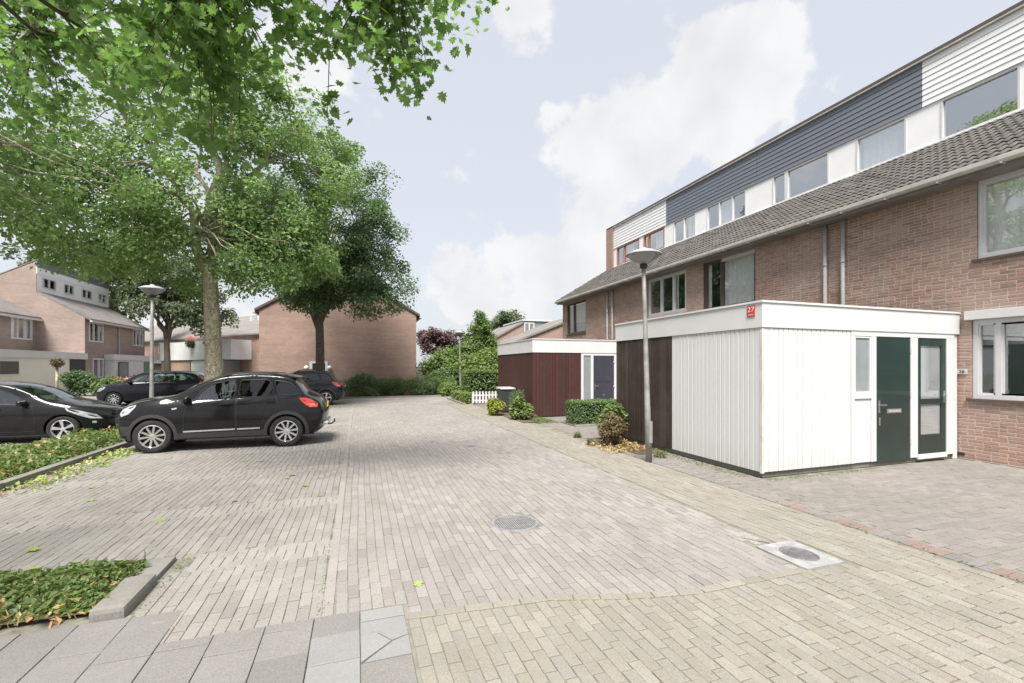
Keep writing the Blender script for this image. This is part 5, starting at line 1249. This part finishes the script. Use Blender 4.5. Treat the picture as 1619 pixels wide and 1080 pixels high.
def leaf_mesh(name, P, size, mat, parent, shape=FOLD, up=.7, out=None, droop=.3, kind=None, frames=None):
    n = len(P); t, b, nn = frames or leaf_frames(n, up, out, droop)
    SV, SF = shape; sz = size * rng.uniform(.65, 1.25, n) if np.isscalar(size) else size
    V = P[:, None] + sz[:, None, None] * (SV[None, :, :1] * t[:, None] + SV[None, :, 1:2] * b[:, None] + SV[None, :, 2:] * nn[:, None])
    F = SF[None] + (np.arange(n) * len(SV))[:, None, None]
    return mesh_np(name, V.reshape(-1, 3), F.reshape(-1, 3), mat, parent, kind=kind)
def ell(n, c, r, shell=.55):
    d = unit(rng.normal(size=(n, 3))); q = shell + (1 - shell) * rng.random(n) ** .6
    return np.array(c) + d * q[:, None] * np.array(r), d
def branch_path(a, b, sag=.0, wob=.12, n=6):
    a, b = np.array(a, float), np.array(b, float); L = np.linalg.norm(b - a); out = []
    for i in range(n + 1):
        t = i / n; p = a + (b - a) * t; p[2] += L * .12 * math.sin(t * math.pi) - sag * t * t * L
        if 0 < i < n: p += rng.normal(0, wob * L / n, 3)
        out.append(tuple(p))
    return out
def tree(name, label, base, h_trunk, r_trunk, lobes, n_cl, n_leaf, size, leafmat, bark='bark', lean=(0, 0), cl_r=.68, group=None, shape=FOLD, squash=.85, up=.12):
    """lobes: list of (centre, radii, weight) in world space"""
    t = thing(name, label, 'tree', base, 0, group); B = np.array(base, float)
    topp = B + np.array([lean[0], lean[1], h_trunk])
    wts = np.array([l_[2] for l_ in lobes], float); wts /= wts.sum(); C = []
    for l_, w_ in zip(lobes, wts): C.append(ell(max(1, int(n_cl * w_)), l_[0], l_[1], .3)[0])
    C = np.concatenate(C)
    mb = MB(); pts = [B + (topp - B) * k + np.array([math.sin(k * 3) * .06, math.cos(k * 4) * .05 - .05, 0]) for k in np.linspace(0, 1, 8)]
    pts[0] = B - np.array([0, 0, .05])
    rad = [r_trunk * (1.35 if k == 0 else 1.1 if k == 1 else 1 - .035 * k) for k in range(8)]
    mb.tube([p - B for p in pts], rad, 16)
    mids = []
    nl = 6
    ctr = np.mean(C, 0)
    for k in range(nl):                                     # main limbs
        a = 2 * math.pi * k / nl + rng.uniform(-.3, .3); tgt = ctr + np.array([math.cos(a) * np.std(C[:, 0]) * 1.1, math.sin(a) * np.std(C[:, 1]) * 1.1, rng.uniform(-.3, .9) * np.std(C[:, 2])])
        p = branch_path(topp - np.array([0, 0, rng.uniform(.1, .9)]), tgt, 0, .25, 7); rr = np.linspace(r_trunk * .55, r_trunk * .12, len(p))
        mb.tube([np.array(q) - B for q in p], rr, 9); mids += [(np.array(q), r_) for q, r_ in zip(p[2:], rr[2:])]
    p = branch_path(topp - np.array([0, 0, .1]), (ctr[0], ctr[1], C[:, 2].max() - .8), 0, .2, 8); rr = np.linspace(r_trunk * .7, r_trunk * .08, len(p))
    mb.tube([np.array(q) - B for q in p], rr, 9); mids += [(np.array(q), r_) for q, r_ in zip(p[1:], rr[1:])]
    MP = np.array([m_[0] for m_ in mids])
    for c in C[:: max(1, len(C) // 130)]:                    # boughs out to the leaf clumps
        j = int(np.argmin(np.linalg.norm(MP - c, axis=1) + .6 * np.maximum(0, MP[:, 2] - c[2])))
        p = branch_path(MP[j], c, 0, .2, 4); mb.tube([np.array(q) - B for q in p], np.linspace(min(.05, mids[j][1] * .7), .012, len(p)), 5, False)
    mb.build('trunk', M[bark], t, True)
    per = n_leaf // len(C); P = []
    for c in C:
        k = max(4, int(per * rng.uniform(.5, 1.5))); r_ = cl_r * rng.uniform(.6, 1.3)
        q, _ = ell(k, c, (r_, r_, r_ * squash), .25); q[:, 2] -= .12 * ((q[:, 0] - c[0]) ** 2 + (q[:, 1] - c[1]) ** 2) / r_; P.append(q)
    P = np.concatenate(P)
    out = unit(P - (ctr + np.array([0, 0, -1.5])) + 1e-6)
    leaf_mesh('crown', P - B, size, M[leafmat], t, shape, up, out * .9, .6)
    return t
# the two plane trees in view, the trees behind
tree('plane_tree', 'big plane tree with mottled pale trunk rising behind the black crossover car', (-5.5, 21.3, .03), 6.0, .33,
     [((-5.3, 21.2, 9.6), (5.6, 4.6, 5.2), 5), ((-2.9, 20.8, 7.0), (2.6, 2.8, 1.7), 1.4), ((-9.2, 21, 7.6), (3.0, 3.0, 2.4), 1.2), ((-8.2, 19.5, 5.9), (2.0, 2.0, .9), .4), ((-3.2, 19.8, 5.9), (2.4, 2.4, 1.1), .7), ((-5.4, 20, 12.4), (3.4, 3.2, 2.0), 1.2)], 400, 72000, .15, 'leaf_plane', lean=(-.15, 0), group='trees along the parking row')
tree('plane_tree', 'dark leaved tree standing before the brick gable at the end of the parking row', (-1.9, 25.9, .02), 4.5, .25,
     [((-1.3, 25.9, 9.3), (3.7, 3.7, 4.9), 5), ((.7, 25.6, 6.6), (2.2, 2.4, 2.3), 1.4), ((-2.6, 25.4, 6.0), (2.0, 2.2, 1.5), .6)], 300, 56000, .145, 'leaf_dark', 'barkdark', group='trees along the parking row')
tree('plane_tree', 'plane tree whose crown fills the sky above the pale brick houses', (-11.4, 14.5, .03), 4.6, .3,
     [((-11.2, 15.4, 9.4), (4.8, 4.6, 3.4), 2.4), ((-8.6, 16.2, 6.9), (2.4, 2.6, 1.5), .6), ((-11.2, 17.2, 15.5), (3.4, 3.4, 3.6), 1.6)], 190, 30000, .155, 'leaf_plane', group='trees along the parking row')
tree('broadleaf_tree', 'dim green tree behind the estate car between the pale houses and the diagonal row', (-17.5, 52.5, 0), 4.5, .3,
     [((-17.0, 53, 9.2), (4.2, 3.6, 3.4), 4), ((-14.5, 53, 6.8), (2.4, 2.4, 1.6), 1), ((-19.5, 55, 11.5), (4, 4, 3), 2)], 150, 22000, .3, 'leaf_far', 'barkdark', cl_r=.9)
tree('broadleaf_tree', 'tall hazy tree rising behind the roofs of the pale brick houses', (-30, 66, 0), 6, .4,
     [((-30, 66, 12), (7, 6, 5), 1)], 120, 14000, .42, 'leaf_far', 'barkdark', cl_r=1.2)
# plane tree overhead: its trunk stands beside the viewer, its sprays hang into the picture
tn = thing('plane_tree', 'overhanging plane tree whose large lobed leaves hang into the upper sky corner', 'tree', (-5.2, .6, .03), 0, 'trees along the parking row')
B0 = np.array((-5.2, .6, .03)); mb = MB(); mb.tube([(0, 0, -.05), (.03, 0, 1.2), (.02, .05, 2.6), (.08, .1, 4.0)], [.42, .34, .31, .29], 16)
SP = [(-5.04, 9.13, 6.84), (-4.67, 9.0, 5.6), (-5.66, 10.4, 5.3), (-3.45, 7.52, 6.11), (-3.56, 8.09, 5.39), (-2.58, 6.7, 5.21), (-2.29, 6.6, 4.52), (-1.92, 6.47, 4.38), (-1.71, 6.4, 5.06), (-1.82, 5.91, 5.39),
      (-1.22, 5.7, 5.3), (-.98, 6.15, 5.75), (-.61, 6.02, 5.95), (-.18, 5.88, 6.05), (-.03, 5.83, 5.6), (.26, 5.73, 5.8), (.5, 5.93, 5.66), (.58, 5.93, 6.21), (.9, 6.0, 6.5), (.37, 5.79, 5.25), (-2.65, 6.72, 5.98),
      (-1.4, 5.6, 5.9), (-2.1, 5.7, 5.9), (-3.0, 6.4, 6.4), (-4.2, 8.0, 6.5), (-5.6, 9.4, 6.0), (-4.3, 9.6, 6.2), (-3.9, 8.6, 7.2), (-2.2, 6.1, 4.95), (-.5, 5.6, 6.5), (.2, 5.9, 6.7), (-1.2, 5.9, 6.6), (-2.4, 6.6, 7.2)]
SP = np.array(SP); SP[:, 2] += np.where(SP[:, 0] < -2.4, .75, .35)
hub = []
for tgt in ((-3.6, 7.4, 6.3), (-1.6, 6.0, 6.4), (-4.6, 8.8, 6.8), (.3, 5.6, 6.7), (-6, 3, 7.5), (-8, 0, 7), (-4, -3, 7.5)):
    p = branch_path(B0 + np.array((.05, .08, 3.8)), tgt, 0, .15, 7); rr = np.linspace(.15, .025, len(p)); mb.tube([np.array(q) - B0 for q in p], rr, 9); hub += [np.array(q) for q in p[3:]]
HB = np.array(hub)
mb.tube([(.08, .1, 3.9), (.2, -.3, 6), (0, -.2, 9), (.1, .1, 11)], [.28, .22, .14, .06], 12)
LP, LT = [], []
for s_ in SP:
    j = int(np.argmin(np.linalg.norm(HB - s_, axis=1)))
    for q in range(5):
        tip = s_ + rng.normal(0, (.3, .3, .2)); p = branch_path(HB[j], tip, .08, .12, 5); mb.tube([np.array(a) - B0 for a in p], np.linspace(.016, .004, len(p)), 5, False)
        for a, b in zip(p[1:], p[2:]):
            for _ in range(6):
                k = rng.random(); LP.append(np.array(a) * (1 - k) + np.array(b) * k + rng.normal(0, .1, 3) - np.array((0, 0, .05)))
        for _ in range(20): LP.append(tip + rng.normal(0, (.16, .16, .11)) - np.array((0, 0, .06)))
mb.build('trunk', M['barkdark'], tn, True)
LP = np.array(LP); sz = .122 * rng.uniform(.6, 1.3, len(LP)); fr = leaf_frames(len(LP), .2, None, .9)
d = np.linalg.norm(LP - np.array((0, 0, 1.75)), axis=1); vis = seen(LP[:, 0], LP[:, 1], LP[:, 2], 0)
order = np.argsort(np.where(vis, -sz / d, 9)); big, rest = order[:300], order[300:]
lm = bpy.data.meshes.new('leaf'); lm.from_pydata(MAPLE[0].tolist(), [], MAPLE[1].tolist()); lm.materials.append(M['leaf_near'])
for i in big:
    o = bpy.data.objects.new('leaf', lm); mt = Matrix(np.stack([fr[0][i], fr[1][i], fr[2][i]], 1).tolist())
    o.matrix_local = Matrix.Translation(LP[i] - B0) @ mt.to_4x4() @ Matrix.Scale(float(sz[i]), 4); link(o, tn)
leaf_mesh('crown', LP[rest] - B0, sz[rest], M['leaf_near'], tn, MAPLE, kind='stuff', frames=tuple(f[rest] for f in fr))

# ------------------------------------------------------------------ hedges, shrubs
def bush(name, label, c, r, n, size, mat, cat='bush', core=True, shape=FOLD, up=.5, group=None, boxy=False, twigs=True, shell=.6, droop=.2):
    t = thing(name, label, cat, (c[0], c[1], 0), 0, group); r = np.array(r, float)
    if boxy:
        P = rng.uniform(-1, 1, (n, 3)); ax = rng.integers(0, 3, n); s_ = np.where(rng.random(n) < .5, -1, 1) * rng.uniform(.86, 1.03, n); s_[ax == 2] = np.abs(s_[ax == 2])
        P[np.arange(n), ax] = s_; out = np.zeros((n, 3)); out[np.arange(n), ax] = np.sign(s_)
        P = P * r * (1 + .04 * np.sin(P[:, :1] * 7) + .03 * np.cos(P[:, 1:2] * 9)) + np.array((0, 0, c[2]))
    else:
        k = max(5, n // 140); cc, _ = ell(k, (0, 0, c[2]), r * .72, .5); P = []; out = []
        for q in cc:
            rr = r * rng.uniform(.25, .45); a, b = ell(n // k, q, rr, .4); P.append(a); out.append(b)
        P = np.concatenate(P); out = np.concatenate(out)
    P[:, 2] = np.maximum(P[:, 2], .02)
    leaf_mesh('foliage', P, size, M[mat], t, shape, up, out, droop)
    if core:
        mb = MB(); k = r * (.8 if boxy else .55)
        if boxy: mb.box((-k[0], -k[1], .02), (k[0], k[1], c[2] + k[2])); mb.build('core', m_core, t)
    mb = MB()
    for _ in range(14 if not boxy else 5):
        a = rng.uniform(0, 6.28); q = rng.uniform(.2, .8)
        mb.tube(branch_path((rng.normal(0, .05), rng.normal(0, .05), 0), (math.cos(a) * r[0] * q, math.sin(a) * r[1] * q, c[2] + r[2] * rng.uniform(-.2, .6)), 0, .2, 4), [.02, .016, .012, .009, .006], 5, False)
    mb.build('stem', M['barkdark'], t, True)
    return t
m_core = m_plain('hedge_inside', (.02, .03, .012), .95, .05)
for k, (x, y, rx, h_, lab) in enumerate([(.3, 28.3, 1.25, .85, 'grassy dark shrub under the brick gable, next to the parked navy car'), (2.1, 28.4, 1.3, .68, 'low green shrub under the middle of the brick gable'), (3.8, 28.3, 1.15, .82, 'rounded grassy shrub under the gable corner'), (5.2, 28.5, 1.0, .75, 'low bluish shrub beside the board fence')]):
    bush('shrub', lab, (x, y, h_ * .75), (rx, .8, h_), 5200, .2, 'leaf_bush' if k % 2 else 'leaf_box', 'shrub', shape=BLADE, up=.2, group='shrubs along the end of the road', droop=-.5)
bush('bush', 'large bright green bush in front of the grey board fence', (6.0, 31.5, 1.55), (2.1, 1.6, 1.6), 9000, .2, 'leaf_lime')
bush('bush', 'dark green bush at the foot of the large bright bush behind the distant lamp', (5.8, 29.6, .9), (1.5, 1.0, .95), 5200, .16, 'leaf_box')
bush('bush', 'lime green bush between distant lamp and oxblood shed', (8.3, 28.2, 1.6), (2.2, 1.6, 1.5), 9000, .19, 'leaf_lime')
bush('bush', 'pale green low plant beside the low clipped hedge', (5.2, 26.9, .4), (1.0, .6, .5), 2600, .13, 'leaf_lime')
tree('conifer', 'feathery pale green conifer with pointed top behind the distant lamp', (8.3, 31.5, 0), 1.5, .12, [((8.3, 31.5, 2.6), (1.7, 1.5, 1.4), 3), ((8.4, 31.5, 3.9), (1.0, 1.0, 1.2), 1.6), ((8.5, 31.5, 5.0), (.4, .4, .9), .6)], 150, 15000, .17, 'leaf_bush', 'barkdark', cl_r=.38)
tree('purple_tree', 'purple leaved tree rising behind the bright green bush', (7.4, 43, 0), 2.2, .15, [((6.6, 43, 4.0), (1.5, 1.5, 1.3), 2), ((8.9, 43.5, 4.1), (1.4, 1.4, 1.1), 1.5)], 90, 9000, .22, 'leaf_purple', 'barkdark', cl_r=.5)
tree('broadleaf_tree', 'small hazy tree top above the distant roofs beyond the oxblood shed', (20.5, 62, 0), 6, .25, [((20.5, 62, 8), (2.6, 2.4, 1.9), 1)], 50, 5000, .35, 'leaf_far', 'barkdark', cl_r=.8)
bush('hedge', 'tall clipped beech hedge behind the white picket fence', (7.2, 22.9, .75), (2.0, .6, .8), 9000, .11, 'leaf_bush', 'hedge', boxy=True)
bush('hedge', 'knee high clipped hedge at the road corner beside the picket fence', (4.98, 22.2, .22), (.26, 1.5, .27), 3600, .09, 'leaf_lime', 'hedge', boxy=True)
bush('hedge', 'clipped box hedge below the slate grey door', (7.0, 12.4, .33), (.85, .42, .37), 9000, .06, 'leaf_box', 'hedge', boxy=True)
bush('bush', 'half dead brown and green round bush at the foot of the leaning lamp post', (5.3, 8.75, .38), (.36, .34, .38), 5200, .05, 'leaf_brown', shape=FOLD)
bush('bush', 'loose bright green shrub between brown bush and dark boarded wall', (5.68, 9.3, .55), (.34, .36, .5), 1900, .085, 'leaf_lime')
bush('bush', 'yellow green bush in front of the wheelie bin', (4.68, 15.6, .34), (.34, .4, .36), 2200, .1, 'leaf_yellow')
bush('bush', 'pale leaved bush at the corner of the oxblood shed', (5.12, 14.05, .42), (.42, .4, .42), 1900, .13, 'leaf_lime')
bush('bush', 'dark feathery plant leaning on the oxblood shed beside the bin', (5.35, 15.1, .55), (.3, .4, .6), 2200, .09, 'leaf_box', shape=BLADE)
bush('bush', 'bright green shrub in front of the diagonal brick row', (-20.6, 67.5, 1.6), (1.5, 1.2, 1.6), 2500, .25, 'leaf_lime')
bush('bush', 'dark clipped shrub by the cream shed', (-15.8, 34.0, .8), (1.2, .8, .8), 3000, .14, 'leaf_dark')
t = bush('flower_bush', 'garden bush with pink blossoms beside the dark estate car bonnet', (-14.2, 33.8, .6), (1.2, .8, .6), 3200, .14, 'leaf_bush', 'bush')
leaf_mesh('blossom', ell(160, (.7, 0, .7), (.6, .6, .45), .7)[0], .14, M['petal'], t)
bush('bush', 'reddish low plants in front of the white porch', (-16.6, 45.0, .7), (1.0, 1.6, .6), 2200, .18, 'leaf_purple')
t = thing('topiary', 'small ball of dry twigs on a thin post before the cream shed', 'garden post', (-14.9, 30.2, 0))
MB().tube([(0, 0, 0), (0, 0, 1.75)], .06, 8).build('post', M['bark'], t, True); leaf_mesh('ball', ell(500, (0, 0, 1.95), (.26, .26, .24), .5)[0], .11, M['leaf_brown'], t)
for k, u in enumerate((18.4, 22.7)):
    p = FX.p(u, 4.75, 2.4); t = thing('flower_basket', ('hanging basket of pink flowers on the white balcony beside the plane trunk', 'hanging basket of pink flowers on the white balcony next to the brick gable')[k], 'flower basket', p)
    leaf_mesh('foliage', ell(500, (0, 0, -.35), (.55, .55, .5), .4)[0], .18, M['leaf_dark'], t); leaf_mesh('blossom', ell(240, (0, 0, .25), (.6, .6, .4), .6)[0], .18, M['petal'], t)
    MB().lathe([(0, -.6), (.3, -.5), (.42, -.2)], seg=14).build('basket', M['barkdark'], t, True)

# ------------------------------------------------------------------ ground cover, fallen leaves, weeds
def cover(name, x0, x1, y0, y1, n, h_, mat='leaf_cover', size=.07, lump=.6):
    P = np.stack([rng.uniform(x0, x1, n), rng.uniform(y0, y1, n), np.zeros(n)], 1)
    b = np.sin(P[:, 0] * 3.1 + 1) * np.cos(P[:, 1] * 2.3) * .5 + np.sin(P[:, 0] * 7.7 + P[:, 1] * 5.1) * .3
    e = np.minimum(1, np.minimum(np.minimum(P[:, 0] - x0, x1 - P[:, 0]), np.minimum(P[:, 1] - y0, y1 - P[:, 1])) / .22)
    P[:, 2] = .03 + h_ * (1 + lump * b) * rng.random(n) ** .6 * (.25 + .75 * e)
    o = leaf_mesh(name, P, size, M[mat], None, FOLD, .55, kind='stuff'); return o
cover('ground_cover', -6.4, -4.86, 6.5, 21, 26000, .22, size=.075)
cover('ground_cover', -6.4, -4.86, 21, 27, 5000, .25, size=.09)
cover('ground_cover', -4.4, -1.72, 3.98, 4.8, 8000, .13, size=.05)
cover('dry_leaves', -4.4, -1.74, 3.9, 4.7, 380, .12, 'leaf_dry', .06); cover('dry_leaves', -6.3, -4.9, 6.5, 16, 1500, .22, 'leaf_dry', .085)
cover('leaf_litter', -4.72, -4.2, 8.2, 11.6, 420, .03, 'leaf_fallen', .07); cover('leaf_litter', -4.72, -4.3, 7.8, 11.6, 160, .03, 'leaf_dry', .06)
cover('leaf_litter', 4.8, 5.9, 7.9, 9.2, 420, .04, 'leaf_dry', .07)
def litter(name, P, size, mat): return leaf_mesh(name, np.array(P), size, M[mat], None, FOLD, 3.0, kind='stuff')
n = 900; P = np.stack([5.72 + np.abs(rng.normal(0, .12, n)) * -1 + .2, rng.uniform(5.6, 9.6, n), rng.random(n) * .03], 1); litter('moss', P, .03, 'leaf_cover')
n = 420; P = np.stack([rng.uniform(6, 8.4, n), 5.36 - np.abs(rng.normal(0, .06, n)), rng.random(n) * .02], 1); litter('moss', P, .025, 'leaf_cover')
n = 500; P = np.stack([rng.uniform(5.3, 6.0, n), rng.uniform(12.9, 14.4, n), rng.random(n) * .05], 1); litter('weeds', P, .07, 'leaf_bush')
for j, (x, y) in enumerate([(5.55, 7.35), (5.7, 14.35), (7.2, 14.4), (5.2, 10.1), (4.95, 9.0)]):
    t = bush('weed', ['small green weed at the foot of the leaning lamp post', 'tuft of weeds at the oxblood shed corner', 'dry weed tuft along the front of the oxblood shed', 'low weed behind the brown bush', 'small green weed left of the brown bush'][j], (x, y, .08), (.16, .14, .1), 160, .07, 'leaf_lime' if j != 2 else 'leaf_dry', 'weed', shape=BLADE)
# single fallen plane leaves lying on the pavers
ff = [(-2.9, 5.5, 1), (-2.35, 5.05, 1), (-2.6, 5.0, 1), (-2.0, 9.5, 1), (-1.7, 9.4, 1), (-1.05, 7.8, 1), (-.95, 8.0, 0), (-1.5, 6.7, 0), (-2.1, 6.2, 1), (-.7, 7.2, 1), (.45, 3.7, 1), (-3.3, 7.4, 1), (-3.6, 8.1, 1)]
fm = {}
for k in (0, 1):
    me = bpy.data.meshes.new('fallen_leaf'); me.from_pydata(MAPLE[0].tolist(), [], MAPLE[1].tolist()); me.materials.append(M['leaf_fallen' if k else 'leaf_dry']); fm[k] = me
for x, y, k in ff:
    o = bpy.data.objects.new('fallen_leaf', fm[k]); o.location = (x, y, .018); s_ = rng.uniform(.07, .12); o.scale = (s_,) * 3; o.rotation_euler = (rng.normal(0, .15), rng.normal(0, .15), rng.uniform(0, 6)); link(o)
    tag(o, 'fallen green plane leaf lying loose on the grey pavers' if k else 'fallen brown plane leaf lying loose on the grey pavers', 'leaf', 'fallen leaves on the pavers')
for x, y in ((-2.05, 3.93), (-2.3, 3.95), (-1.95, 4.15), (-2.6, 3.98)):
    o = bpy.data.objects.new('fallen_leaf', fm[0]); o.location = (x, y, .08); o.scale = (.13,) * 3; o.rotation_euler = (rng.normal(0, .3), rng.normal(0, .3), rng.uniform(0, 6)); link(o)
    tag(o, 'large dry orange plane leaf at the edge of the small ivy bed', 'leaf', 'dry leaves on the small bed')


def blades(name, x0, x1, y0, y1, n, size, mat, z=.05):
    P = np.stack([rng.uniform(x0, x1, n), rng.uniform(y0, y1, n), np.full(n, z)], 1); return leaf_mesh(name, P, size, M[mat], None, BLADE, -.2, droop=-1.6, kind='stuff')
blades('grass', -4.4, -1.7, 3.94, 4.82, 420, .09, 'leaf_cover'); blades('grass', -6.35, -4.84, 6.6, 16, 2600, .15, 'leaf_cover')
blades('grass', -4.4, -1.68, 3.9, 4.02, 160, .09, 'leaf_dry', .02)
n = 130; P = np.stack([-.255 + rng.normal(0, .012, n), 3.45 + np.abs(rng.normal(0, 2.0, n)), np.full(n, .002)], 1); litter('moss', P, .014, 'leaf_bush')
n = 60; P = np.stack([-1.48 + rng.normal(0, .03, n), rng.uniform(3.85, 4.9, n), np.full(n, .003)], 1); litter('moss', P, .022, 'leaf_bush')
n = 260; P = np.stack([rng.uniform(-1.4, 4.4, n), rng.uniform(3.0, 9.0, n), np.full(n, .004)], 1); litter('leaf_litter', P, .018, 'leaf_dry')
n = 200; P = np.stack([5.12 + rng.normal(0, .03, n), rng.uniform(1.8, 10, n), np.full(n, .003)], 1); litter('moss', P, .025, 'leaf_cover')
